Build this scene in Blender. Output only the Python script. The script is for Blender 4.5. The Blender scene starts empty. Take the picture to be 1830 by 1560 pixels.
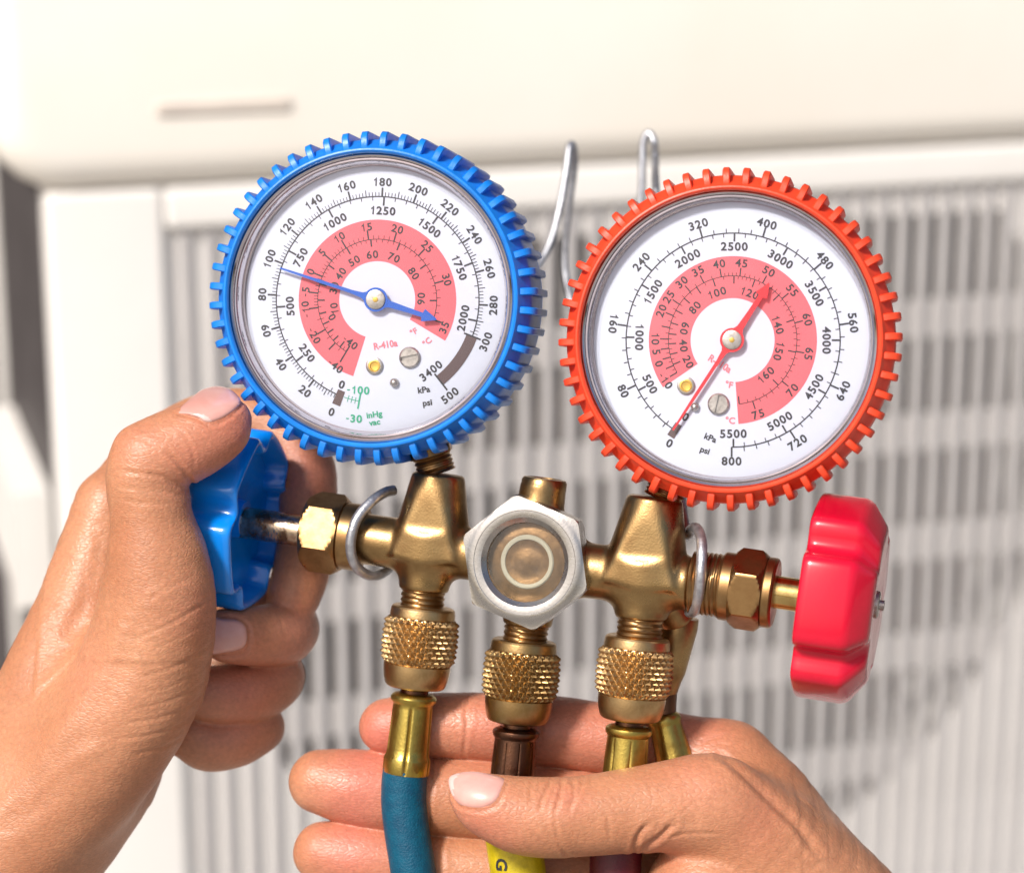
import bpy, math, random
import numpy as np
from mathutils import Vector, Matrix
random.seed(4)
R_ = math.radians
scene = bpy.context.scene
col = scene.collection

# ------------------------------------------------------------------ frame
# modelling unit: 1 u = 0.133 mm, axes x right / y away / z up seen along the view; origin = focus point
S = 0.133e-3
D = 4511.0
PITCH = R_(16.0)
CAMZ = 1.0
cp, sp_ = math.cos(PITCH), math.sin(PITCH)
RC = np.array([[1, 0, 0], [0, cp, sp_], [0, -sp_, cp]])
CAM = np.array([0.0, 0.0, CAMZ])

def W(A):
    A = np.asarray(A, float).reshape(-1, 3) * S + np.array([0, D * S, 0])
    return A @ RC.T + CAM

def P(px, py, y=0.0):
    f = (D + y) / D
    return np.array([(px - 915.0) * f, y, (780.0 - py) * f])

# ------------------------------------------------------------------ camera, sky, sun, exposure
cam = bpy.data.cameras.new("camera")
co = bpy.data.objects.new("camera", cam)
col.objects.link(co)
co.location = CAM
co.rotation_euler = (math.pi / 2 - PITCH, 0, 0)
cam.sensor_width = 36.0
cam.lens = D / 1830.0 * 36.0
cam.clip_start = 0.02
cam.clip_end = 200
cam.dof.use_dof = True
cam.dof.focus_distance = (D - 90) * S
cam.dof.aperture_fstop = 11.0
scene.camera = co

world = bpy.data.worlds.new("World")
scene.world = world
world.use_nodes = True
nt = world.node_tree
bg = nt.nodes["Background"]
sky = nt.nodes.new("ShaderNodeTexSky")
sky.sky_type = 'NISHITA'
sky.sun_disc = False
SUN_EL, SUN_AZ = R_(44), R_(215)      # azimuth clockwise from +Y
sky.sun_elevation = SUN_EL
sky.sun_rotation = SUN_AZ
sky.air_density = 1.0
sky.dust_density = 4.0
sky.ozone_density = 1.0
nt.links.new(sky.outputs[0], bg.inputs[0])
bg.inputs[1].default_value = 0.105

sun = bpy.data.lights.new("sun", 'SUN')
sun.energy = 3.7
sun.angle = R_(9)
sun.color = (1.0, 0.955, 0.90)
so = bpy.data.objects.new("sun", sun)
col.objects.link(so)
dirv = Vector((math.sin(SUN_AZ) * math.cos(SUN_EL), math.cos(SUN_AZ) * math.cos(SUN_EL), math.sin(SUN_EL)))
so.rotation_euler = dirv.to_track_quat('Z', 'Y').to_euler()
so.location = (0, 0, 5)

scene.view_settings.view_transform = 'Standard'
scene.view_settings.look = 'None'
scene.view_settings.exposure = 0.19
scene.view_settings.gamma = 1.0

# ------------------------------------------------------------------ materials
def new_mat(name):
    m = bpy.data.materials.new(name)
    m.use_nodes = True
    return m, m.node_tree, m.node_tree.nodes["Principled BSDF"]

def mat(name, color, rough=0.5, metal=0.0, var=0.0, vscale=200, color2=None, bump=0.0, bscale=800,
        coat=0.0, spec=0.5, rvar=0.0, stretch=None, lo=0.35, hi=0.7):
    m, t, b = new_mat(name)
    N, L = t.nodes, t.links
    b.inputs["Roughness"].default_value = rough
    b.inputs["Metallic"].default_value = metal
    b.inputs["Specular IOR Level"].default_value = spec
    b.inputs["Coat Weight"].default_value = coat
    b.inputs["Coat Roughness"].default_value = 0.08
    tc = N.new("ShaderNodeTexCoord")
    src = tc.outputs["Object"]
    if stretch:
        mp = N.new("ShaderNodeMapping")
        mp.inputs["Scale"].default_value = stretch
        L.new(src, mp.inputs[0])
        src = mp.outputs[0]
    if color2 is None:
        color2 = tuple(max(0, c * (1 - var)) for c in color)
    if var > 0 or color2 != color:
        n = N.new("ShaderNodeTexNoise")
        n.inputs["Scale"].default_value = vscale
        n.inputs["Detail"].default_value = 6
        n.inputs["Roughness"].default_value = 0.62
        L.new(src, n.inputs["Vector"])
        r = N.new("ShaderNodeValToRGB")
        r.color_ramp.elements[0].position = lo
        r.color_ramp.elements[1].position = hi
        r.color_ramp.elements[0].color = (*color, 1)
        r.color_ramp.elements[1].color = (*color2, 1)
        L.new(n.outputs[0], r.inputs[0])
        L.new(r.outputs[0], b.inputs["Base Color"])
        if rvar:
            mr = N.new("ShaderNodeMapRange")
            mr.inputs[1].default_value = 0.3
            mr.inputs[2].default_value = 0.7
            mr.inputs[3].default_value = rough - rvar
            mr.inputs[4].default_value = rough + rvar
            L.new(n.outputs[0], mr.inputs[0])
            L.new(mr.outputs[0], b.inputs["Roughness"])
    else:
        b.inputs["Base Color"].default_value = (*color, 1)
    if bump > 0:
        n2 = N.new("ShaderNodeTexNoise")
        n2.inputs["Scale"].default_value = bscale
        n2.inputs["Detail"].default_value = 4
        L.new(src, n2.inputs["Vector"])
        bp = N.new("ShaderNodeBump")
        bp.inputs["Strength"].default_value = bump
        bp.inputs["Distance"].default_value = 0.0002
        L.new(n2.outputs[0], bp.inputs["Height"])
        L.new(bp.outputs[0], b.inputs["Normal"])
    return m

M = {}
M['blue'] = mat('blue_rubber', (0.006, 0.215, 0.76), 0.38, var=0.2, vscale=300, bump=0.25, bscale=1500)
M['red'] = mat('red_rubber', (0.84, 0.066, 0.020), 0.42, var=0.22, vscale=300, bump=0.25, bscale=1500)
M['blue_knob'] = mat('blue_plastic', (0.0, 0.26, 0.90), 0.24, var=0.15, vscale=120, bump=0.08, bscale=500, coat=0.6)
M['red_knob'] = mat('red_plastic', (0.60, 0.004, 0.028), 0.24, var=0.15, vscale=120, bump=0.08, bscale=500, coat=0.3, spec=0.4)
M['brass'] = mat('brass_cast', (0.38, 0.245, 0.108), 0.34, 1.0, color2=(0.20, 0.115, 0.048), vscale=130, bump=0.22, bscale=2200, rvar=0.12, lo=0.42, hi=0.68)
M['brass_nut'] = mat('brass_nut', (0.40, 0.245, 0.11), 0.34, 1.0, color2=(0.23, 0.125, 0.05), vscale=220, bump=0.05, bscale=1800, rvar=0.08)
M['brass_light'] = mat('brass_knurled', (0.58, 0.39, 0.19), 0.36, 1.0, color2=(0.38, 0.235, 0.10), vscale=260, bump=0.2, bscale=2000, rvar=0.08)
M['brass_mid'] = mat('brass_knurled_dull', (0.42, 0.275, 0.125), 0.36, 1.0, color2=(0.28, 0.17, 0.06), vscale=260, bump=0.2, bscale=2000, rvar=0.08)
M['brass_yellow'] = mat('brass_ferrule', (0.50, 0.37, 0.09), 0.36, 1.0, color2=(0.33, 0.23, 0.05), vscale=240, bump=0.3, bscale=1500, rvar=0.1, lo=0.45, hi=0.75)
M['bronze'] = mat('dark_bronze', (0.15, 0.07, 0.04), 0.36, 1.0, color2=(0.09, 0.045, 0.03), vscale=300, bump=0.3, bscale=1500, rvar=0.1)
M['stem_dark'] = mat('tarnished_steel', (0.66, 0.52, 0.38), 0.24, 1.0, color2=(0.20, 0.12, 0.075), vscale=330, bump=0.4, bscale=1800, rvar=0.08, lo=0.45, hi=0.6)
M['stem_gold'] = mat('polished_brass', (0.78, 0.58, 0.24), 0.2, 1.0, color2=(0.5, 0.33, 0.12), vscale=200, bump=0.1)
M['chrome'] = mat('bezel_chrome', (0.66, 0.62, 0.64), 0.10, 1.0, var=0.1, vscale=200)
M['silver'] = mat('plated_hexagon', (0.50, 0.475, 0.45), 0.28, 1.0, color2=(0.38, 0.36, 0.34), vscale=260, bump=0.14, bscale=1400, rvar=0.08)
M['wire'] = mat('galvanised_wire', (0.56, 0.57, 0.60), 0.42, 0.85, color2=(0.32, 0.32, 0.35), vscale=500, bump=0.5, bscale=1500)
M['dial'] = mat('dial_white', (0.62, 0.66, 0.76), 0.5, var=0.03, vscale=60)
M['pink'] = mat('print_pink', (0.80, 0.125, 0.15), 0.5, var=0.04)
M['pinktext'] = mat('print_pink_text', (0.72, 0.18, 0.22), 0.5)
M['black'] = mat('print_black', (0.022, 0.02, 0.026), 0.5)
M['brown'] = mat('print_brown', (0.10, 0.06, 0.06), 0.5)
M['green'] = mat('print_green', (0.02, 0.36, 0.20), 0.5)
M['needle_blue'] = mat('needle_blue', (0.01, 0.10, 0.50), 0.35)
M['needle_red'] = mat('needle_red', (0.78, 0.02, 0.03), 0.35)
M['rivet'] = mat('gauge_rivet', (0.58, 0.54, 0.49), 0.36, 1.0, color2=(0.34, 0.31, 0.28), vscale=600, bump=0.3)
M['gold'] = mat('gold_pin', (0.85, 0.55, 0.12), 0.28, 1.0)
M['hose_blue'] = mat('hose_blue', (0.0, 0.055, 0.110), 0.5, color2=(0.0, 0.085, 0.15), vscale=400, spec=0.3, bump=1.0, bscale=2300)
M['hose_yellow'] = mat('hose_yellow', (0.60, 0.46, 0.005), 0.42, var=0.3, vscale=400, bump=0.5, bscale=1700)
M['hose_red'] = mat('hose_red', (0.10, 0.004, 0.012), 0.45, var=0.3, vscale=400, bump=0.5, bscale=1700)
M['unit'] = mat('unit_paint', (0.86, 0.835, 0.80), 0.5, color2=(0.82, 0.785, 0.74), vscale=7, bump=0.1, bscale=300)
M['grille'] = mat('grille_plastic', (0.47, 0.45, 0.445), 0.5, color2=(0.42, 0.40, 0.395), vscale=30)
M['panel'] = mat('panel_paint', (0.60, 0.575, 0.555), 0.5, color2=(0.55, 0.52, 0.50), vscale=7)
M['cover'] = mat('cover_paint_glow', (0.90, 0.855, 0.78), 0.5, color2=(0.87, 0.81, 0.72), vscale=6)  # unit paint made warmer and lighter, the warm glow put into its colour
M['sidecoil_shaded'] = mat('side_coil', (0.050, 0.043, 0.043), 0.6, color2=(0.085, 0.075, 0.075), vscale=25)  # darker version of the coil colour, shade of this side painted in
M['plate'] = mat('unit_plate', (0.66, 0.59, 0.52), 0.5, color2=(0.60, 0.53, 0.47), vscale=60)
M['coil'] = mat('coil_fins', (0.37, 0.22, 0.15), 0.6, 0.0, color2=(0.27, 0.16, 0.11), vscale=60)  # lightened and warmed, the colour stands in for veiling haze
M['fan'] = mat('fan_plastic', (0.20, 0.165, 0.145), 0.5)
M['wall'] = mat('wall_plaster', (0.11, 0.095, 0.095), 0.85, color2=(0.08, 0.068, 0.068), vscale=3)
M['ground'] = mat('ground_concrete', (0.36, 0.34, 0.31), 0.9, color2=(0.24, 0.225, 0.205), vscale=6, bump=0.5, bscale=80)
M['darkmetal'] = mat('case_steel', (0.09, 0.085, 0.085), 0.4, 0.8)

def lens_mat(name, tint, gloss=0.9):
    m, t, b = new_mat(name)
    N, L = t.nodes, t.links
    N.remove(b)
    tr = N.new("ShaderNodeBsdfTransparent"); tr.inputs[0].default_value = (*tint, 1)
    gl = N.new("ShaderNodeBsdfGlossy"); gl.inputs["Roughness"].default_value = 0.05
    gl.inputs[0].default_value = (gloss, gloss, gloss, 1)
    fr = N.new("ShaderNodeFresnel"); fr.inputs[0].default_value = 1.46
    mx = N.new("ShaderNodeMixShader")
    L.new(fr.outputs[0], mx.inputs[0]); L.new(tr.outputs[0], mx.inputs[1]); L.new(gl.outputs[0], mx.inputs[2])
    df = N.new("ShaderNodeBsdfDiffuse"); df.inputs[0].default_value = (0.85, 0.85, 0.87, 1)
    tc = N.new("ShaderNodeTexCoord")
    n = N.new("ShaderNodeTexNoise"); n.inputs["Scale"].default_value = 90; n.inputs["Detail"].default_value = 8; n.inputs["Roughness"].default_value = 0.75
    L.new(tc.outputs["Object"], n.inputs["Vector"])
    mr = N.new("ShaderNodeMapRange"); mr.inputs[1].default_value = 0.45; mr.inputs[2].default_value = 0.85; mr.inputs[3].default_value = 0.0; mr.inputs[4].default_value = 0.03
    L.new(n.outputs[0], mr.inputs[0])
    m2 = N.new("ShaderNodeMixShader")
    L.new(mr.outputs[0], m2.inputs[0]); L.new(mx.outputs[0], m2.inputs[1]); L.new(df.outputs[0], m2.inputs[2])
    L.new(m2.outputs[0], N["Material Output"].inputs[0])
    return m
M['lens'] = lens_mat('clear_lens', (0.97, 0.97, 0.98))
M['sight'] = lens_mat('sight_glass', (0.93, 0.92, 0.88))

def skin_mat():
    m, t, b = new_mat('skin')
    N, L = t.nodes, t.links
    tc = N.new("ShaderNodeTexCoord")
    at = N.new("ShaderNodeAttribute"); at.attribute_name = "flush"
    n1 = N.new("ShaderNodeTexNoise"); n1.inputs["Scale"].default_value = 42; n1.inputs["Detail"].default_value = 5
    L.new(tc.outputs["Object"], n1.inputs["Vector"])
    r1 = N.new("ShaderNodeValToRGB")
    r1.color_ramp.elements[0].position = 0.3; r1.color_ramp.elements[1].position = 0.72
    r1.color_ramp.elements[0].color = (0.445, 0.182, 0.090, 1)
    r1.color_ramp.elements[1].color = (0.57, 0.270, 0.148, 1)
    L.new(n1.outputs[0], r1.inputs[0])
    mx = N.new("ShaderNodeMixRGB"); mx.inputs[2].default_value = (0.60, 0.17, 0.13, 1)
    L.new(at.outputs["Fac"], mx.inputs[0]); L.new(r1.outputs[0], mx.inputs[1])
    # fine speckle
    n2 = N.new("ShaderNodeTexNoise"); n2.inputs["Scale"].default_value = 900; n2.inputs["Detail"].default_value = 3
    L.new(tc.outputs["Object"], n2.inputs["Vector"])
    mr = N.new("ShaderNodeMapRange"); mr.inputs[1].default_value = 0.3; mr.inputs[2].default_value = 0.7
    mr.inputs[3].default_value = 0.88; mr.inputs[4].default_value = 1.08
    L.new(n2.outputs[0], mr.inputs[0])
    mm = N.new("ShaderNodeMixRGB"); mm.blend_type = 'MULTIPLY'; mm.inputs[0].default_value = 1
    L.new(mx.outputs[0], mm.inputs[1]); L.new(mr.outputs[0], mm.inputs[2])
    L.new(mm.outputs[0], b.inputs["Base Color"])
    rr = N.new("ShaderNodeMapRange"); rr.inputs[1].default_value = 0.3; rr.inputs[2].default_value = 0.7; rr.inputs[3].default_value = 0.52; rr.inputs[4].default_value = 0.36
    L.new(n1.outputs[0], rr.inputs[0]); L.new(rr.outputs[0], b.inputs["Roughness"])
    b.inputs["Specular IOR Level"].default_value = 0.5
    b.inputs["Subsurface Weight"].default_value = 0.35
    b.inputs["Subsurface Radius"].default_value = (1.0, 0.36, 0.2)
    b.inputs["Subsurface Scale"].default_value = 0.0011
    # pores and skin lines
    mp = N.new("ShaderNodeMapping"); mp.inputs["Rotation"].default_value = (0.3, 0.5, 0.6); mp.inputs["Scale"].default_value = (1, 1.4, 2.2)
    L.new(tc.outputs["Object"], mp.inputs[0])
    wn = N.new("ShaderNodeTexNoise"); wn.inputs["Scale"].default_value = 200
    L.new(tc.outputs["Object"], wn.inputs["Vector"])
    va = N.new("ShaderNodeMixRGB"); va.blend_type = 'ADD'; va.inputs[0].default_value = 0.0012
    L.new(mp.outputs[0], va.inputs[1]); L.new(wn.outputs["Color"], va.inputs[2])
    vo = N.new("ShaderNodeTexVoronoi"); vo.feature = 'DISTANCE_TO_EDGE'; vo.inputs["Scale"].default_value = 560
    L.new(va.outputs[0], vo.inputs["Vector"])
    cl = N.new("ShaderNodeMapRange"); cl.inputs[1].default_value = 0.0; cl.inputs[2].default_value = 0.22
    L.new(vo.outputs["Distance"], cl.inputs[0])
    ml = N.new("ShaderNodeMapRange"); ml.inputs[1].default_value = 0.0; ml.inputs[2].default_value = 0.14; ml.inputs[3].default_value = 0.955; ml.inputs[4].default_value = 1.0
    L.new(vo.outputs["Distance"], ml.inputs[0])
    m3 = N.new("ShaderNodeMixRGB"); m3.blend_type = 'MULTIPLY'; m3.inputs[0].default_value = 1
    L.new(mm.outputs[0], m3.inputs[1]); L.new(ml.outputs[0], m3.inputs[2]); L.new(m3.outputs[0], b.inputs["Base Color"])
    n3 = N.new("ShaderNodeTexNoise"); n3.inputs["Scale"].default_value = 1500; n3.inputs["Detail"].default_value = 3
    L.new(tc.outputs["Object"], n3.inputs["Vector"])
    ad = N.new("ShaderNodeMath"); ad.operation = 'ADD'
    L.new(cl.outputs[0], ad.inputs[0]); L.new(n3.outputs[0], ad.inputs[1])
    bp = N.new("ShaderNodeBump"); bp.inputs["Strength"].default_value = 0.33; bp.inputs["Distance"].default_value = 0.00016
    L.new(ad.outputs[0], bp.inputs["Height"]); L.new(bp.outputs[0], b.inputs["Normal"])
    return m
M['skin'] = skin_mat()
M['nail'] = mat('fingernail', (0.62, 0.30, 0.25), 0.34, color2=(0.70, 0.41, 0.36), vscale=120, coat=0.6)
M['nail_white'] = mat('nail_lunula', (0.72, 0.50, 0.46), 0.32)

# ------------------------------------------------------------------ object helpers
class Geo:
    def __init__(s):
        s.v = []; s.f = []; s.n = 0
    def add(s, v, f):
        v = np.asarray(v, float).reshape(-1, 3)
        o = s.n
        s.v.append(v); s.n += len(v)
        s.f += [tuple(i + o for i in q) for q in f]
        return s

def root(name, A, label, cat, group=None):
    o = bpy.data.objects.new(name, None)
    o.empty_display_size = 0.01
    col.objects.link(o)
    o.location = W(A)[0]
    o['label'] = label; o['category'] = cat
    if group: o['group'] = group
    return o

def rootloc(o):
    while o is not None and o.parent is not None:
        o = o.parent
    return np.array(o.location) if o is not None else np.zeros(3)

def mesh_obj(name, geo, m, parent=None, ang=35, label=None, world_coords=False, kind=None, flat=False):
    me = bpy.data.meshes.new(name)
    v = np.concatenate(geo.v)
    w = v if world_coords else W(v)
    w = w - rootloc(parent)
    me.from_pydata(w.tolist(), [], geo.f)
    me.materials.append(m)
    if not flat:
        me.polygons.foreach_set("use_smooth", [True] * len(me.polygons))
        me.set_sharp_from_angle(angle=R_(ang))
    me.update()
    o = bpy.data.objects.new(name, me)
    col.objects.link(o)
    if parent is not None: o.parent = parent
    if label: o['label'] = label
    if kind: o['kind'] = kind
    return o

def unit(v):
    v = np.asarray(v, float)
    return v / np.linalg.norm(v)

def frame(axis, ref=(0, 0, 1)):
    a = unit(axis)
    r = np.array(ref, float)
    if abs(np.dot(a, unit(r))) > 0.95: r = np.array([1.0, 0.3, 0])
    e1 = unit(np.cross(r, a)); e2 = np.cross(a, e1)
    return a, e1, e2

def lathe(g, p0, axis, prof, n=64, rf=None, ref=(0, 0, 1), close=False, sub=1):
    """prof = [(t, r)], rf(t, theta, r) -> radius"""
    a, e1, e2 = frame(axis, ref)
    if sub > 1:
        q = []
        for (t0, r0), (t1, r1) in zip(prof[:-1], prof[1:]):
            for k in range(sub): q.append((t0 + (t1 - t0) * k / sub, r0 + (r1 - r0) * k / sub))
        q.append(prof[-1]); prof = q
    th = np.arange(n) * 2 * math.pi / n
    V = []
    for t, r in prof:
        rr = np.array([rf(t, x, r) for x in th]) if rf else np.full(n, float(r))
        V.append(p0 + a * t + np.outer(rr * np.cos(th), e1) + np.outer(rr * np.sin(th), e2))
    V = np.concatenate(V); F = []
    m = len(prof)
    for i in range(m - 1 + (1 if close else 0)):
        i2 = (i + 1) % m
        for j in range(n):
            j2 = (j + 1) % n
            F.append((i * n + j, i * n + j2, i2 * n + j2, i2 * n + j))
    if not close:
        F.append(tuple(range(n))[::-1]); F.append(tuple((m - 1) * n + j for j in range(n)))
    return g.add(V, F)

def catmull(pts, k=8):
    pts = np.asarray(pts, float)
    Q = np.vstack([2 * pts[0] - pts[1], pts, 2 * pts[-1] - pts[-2]])
    out = []
    for i in range(1, len(Q) - 2):
        p0, p1, p2, p3 = Q[i - 1:i + 3]
        for j in range(k):
            t = j / k
            out.append(0.5 * ((2 * p1) + (p2 - p0) * t + (2 * p0 - 5 * p1 + 4 * p2 - p3) * t * t + (3 * p1 - p0 - 3 * p2 + p3) * t ** 3))
    out.append(pts[-1])
    return np.array(out)

def tube(g, pts, r, n=20, k=8):
    c = catmull(pts, k)
    m = len(c)
    rr = np.full(m, float(r)) if np.isscalar(r) else np.interp(np.linspace(0, 1, m), np.linspace(0, 1, len(r)), r)
    T = np.gradient(c, axis=0)
    T /= np.linalg.norm(T, axis=1)[:, None]
    _, e1, e2 = frame(T[0])
    th = np.arange(n) * 2 * math.pi / n
    V = []
    for i in range(m):
        e1 = unit(e1 - T[i] * np.dot(e1, T[i])); e2 = np.cross(T[i], e1)
        V.append(c[i] + rr[i] * (np.outer(np.cos(th), e1) + np.outer(np.sin(th), e2)))
    F = []
    for i in range(m - 1):
        for j in range(n):
            j2 = (j + 1) % n
            F.append((i * n + j, i * n + j2, (i + 1) * n + j2, (i + 1) * n + j))
    F.append(tuple(range(n))[::-1]); F.append(tuple((m - 1) * n + j for j in range(n)))
    return g.add(np.concatenate(V), F)

def hexr(circ, phase=0.0, ns=6):
    w = 2 * math.pi / ns
    ap = circ * math.cos(w / 2)
    return lambda th: ap / math.cos(((th + phase) % w) - w / 2)

# ------------------------------------------------------------------ implicit surfaces (smooth blends meshed with surface nets)
class Field:
    def __init__(s, lo, hi, h):
        s.h = h; s.lo = np.array(lo, float)
        s.n = np.ceil((np.array(hi) - s.lo) / h).astype(int) + 1
        s.ax = [(s.lo[i] + np.arange(s.n[i]) * h).astype(np.float32) for i in range(3)]
        s.F = np.full(s.n, 60.0, np.float32)
    def sub(s, lo, hi):
        a = np.clip(np.floor((np.array(lo) - s.lo) / s.h).astype(int), 0, s.n)
        b = np.clip(np.ceil((np.array(hi) - s.lo) / s.h).astype(int) + 1, 0, s.n)
        return tuple(slice(a[i], b[i]) for i in range(3))
    def grid(s, sl):
        return np.meshgrid(*[s.ax[i][sl[i]] for i in range(3)], indexing='ij', sparse=True)

def smin(a, b, k):
    if k <= 0: return np.minimum(a, b)
    h = np.maximum(k - np.abs(a - b), 0) / k
    return np.minimum(a, b) - h * h * k * 0.25

def chain_field(fl, pts, k=5, margin=55):
    """pts: list of (x,y,z,r)"""
    c = catmull(pts, k)
    lo = (c[:, :3] - c[:, 3:]).min(0) - margin; hi = (c[:, :3] + c[:, 3:]).max(0) + margin
    sl = fl.sub(lo, hi)
    X, Y, Z = fl.grid(sl)
    out = None
    full = np.full(np.broadcast(X, Y, Z).shape, 60.0, np.float32)
    for a, b in zip(c[:-1], c[1:]):
        l2 = (np.minimum(a[:3], b[:3]) - max(a[3], b[3]) - margin); h2 = (np.maximum(a[:3], b[:3]) + max(a[3], b[3]) + margin)
        s2 = fl.sub(l2, h2)
        rel = tuple(slice(max(s2[i].start - sl[i].start, 0), max(min(s2[i].stop, sl[i].stop) - sl[i].start, 0)) for i in range(3))
        if any(r.stop <= r.start for r in rel): continue
        x = X[rel[0]]; y = Y[:, rel[1]]; z = Z[:, :, rel[2]]
        ab = b[:3] - a[:3]; L2 = float(np.dot(ab, ab)) + 1e-6
        t = np.clip(((x - a[0]) * ab[0] + (y - a[1]) * ab[1] + (z - a[2]) * ab[2]) / L2, 0, 1)
        d = np.sqrt((x - a[0] - t * ab[0]) ** 2 + (y - a[1] - t * ab[1]) ** 2 + (z - a[2] - t * ab[2]) ** 2) - (a[3] + t * (b[3] - a[3]))
        full[rel] = np.minimum(full[rel], d)
    return sl, full

def surface_nets(fl):
    F = fl.F
    ins = F < 0
    nx, ny, nz = F.shape
    cs = np.zeros((nx - 1, ny - 1, nz - 1), np.int8)
    for i in (0, 1):
        for j in (0, 1):
            for k in (0, 1):
                cs += ins[i:nx - 1 + i, j:ny - 1 + j, k:nz - 1 + k]
    act = (cs > 0) & (cs < 8)
    idx = np.full(act.shape, -1, np.int64)
    I, J, K = np.nonzero(act)
    idx[I, J, K] = np.arange(len(I))
    acc = np.zeros((len(I), 3)); cnt = np.zeros(len(I))
    cor = [(i, j, k) for i in (0, 1) for j in (0, 1) for k in (0, 1)]
    for a in cor:
        for ax in range(3):
            if a[ax] == 0:
                b = list(a); b[ax] = 1
                fa = F[I + a[0], J + a[1], K + a[2]].astype(float); fb = F[I + b[0], J + b[1], K + b[2]].astype(float)
                cr = (fa < 0) != (fb < 0)
                t = np.where(cr, fa / np.where(cr, fa - fb, 1), 0)
                p = np.array(a, float)[None, :].repeat(len(I), 0)
                p[:, ax] += t
                acc += p * cr[:, None]; cnt += cr
    V = np.stack([I, J, K], 1) + acc / cnt[:, None]
    V = V * fl.h + fl.lo
    faces = []
    for ax in range(3):
        o1, o2 = [(1, 2), (2, 0), (0, 1)][ax]
        sa = [slice(None)] * 3; sb = [slice(None)] * 3
        sa[ax] = slice(0, -1); sb[ax] = slice(1, None)
        A = ins[tuple(sa)]; B = ins[tuple(sb)]
        cr = A != B
        q = np.stack(np.nonzero(cr), 1)
        ok = (q[:, o1] > 0) & (q[:, o2] > 0) & (q[:, o1] < F.shape[o1] - 1) & (q[:, o2] < F.shape[o2] - 1)
        q = q[ok]
        def get(d1, d2):
            r = q.copy(); r[:, o1] -= d1; r[:, o2] -= d2
            return idx[r[:, 0], r[:, 1], r[:, 2]]
        quad = np.stack([get(0, 0), get(1, 0), get(1, 1), get(0, 1)], 1)
        inner = A[q[:, 0], q[:, 1], q[:, 2]]
        quad[~inner] = quad[~inner][:, ::-1]
        faces.append(quad)
    faces = np.concatenate(faces)
    faces = faces[(faces >= 0).all(1)]
    return V, faces

def smooth_mesh(V, faces, it=3, lam=0.5):
    e = np.concatenate([faces[:, [0, 1]], faces[:, [1, 2]], faces[:, [2, 3]], faces[:, [3, 0]]])
    n = len(V)
    for k in range(it * 2):
        l = lam if k % 2 == 0 else -lam * 1.02
        acc = np.zeros((n, 3)); c = np.zeros(n)
        for a, b in ((0, 1), (1, 0)):
            for d in range(3): acc[:, d] += np.bincount(e[:, a], V[e[:, b], d], n)
            c += np.bincount(e[:, a], minlength=n)
        V = V + l * (acc / np.maximum(c, 1)[:, None] - V)
    return V

def vnormals(V, faces):
    fn = np.cross(V[faces[:, 2]] - V[faces[:, 0]], V[faces[:, 3]] - V[faces[:, 1]])
    N = np.zeros_like(V)
    for j in range(4):
        for d in range(3): N[:, d] += np.bincount(faces[:, j], fn[:, d], len(V))
    return N / (np.linalg.norm(N, axis=1)[:, None] + 1e-9)

# ------------------------------------------------------------------ the manifold plane
YAW, ROLL = R_(13), R_(7.6)
NV = np.array([-math.sin(YAW), -math.cos(YAW), 0.0])       # towards the viewer
UH = np.array([math.cos(YAW), -math.sin(YAW), 0.0])
ZV = np.array([0, 0, 1.0])
UV = math.cos(ROLL) * UH - math.sin(ROLL) * ZV              # along the valve axis, to the right
WV = math.sin(ROLL) * UH + math.cos(ROLL) * ZV              # up
OM = P(952, 1003, 0)
EYE = np.array([0, -D, 0.0])

def Mp(px, py, v=0.0):
    r = np.array([px - 915.0, D, 780.0 - py])
    t = (v - np.dot(EYE - OM, NV)) / np.dot(r, NV)
    return EYE + t * r
def Sc(p):                                                   # size factor at a point
    return (D + p[1]) / D

# ================================================================== SETTING
g = Geo(); L = 15
g.add([(-L, -L, 0), (L, -L, 0), (L, L, 0), (-L, L, 0)], [(0, 1, 2, 3)])
o = mesh_obj('ground', g, M['ground'], world_coords=True, kind='structure', flat=True)

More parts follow.
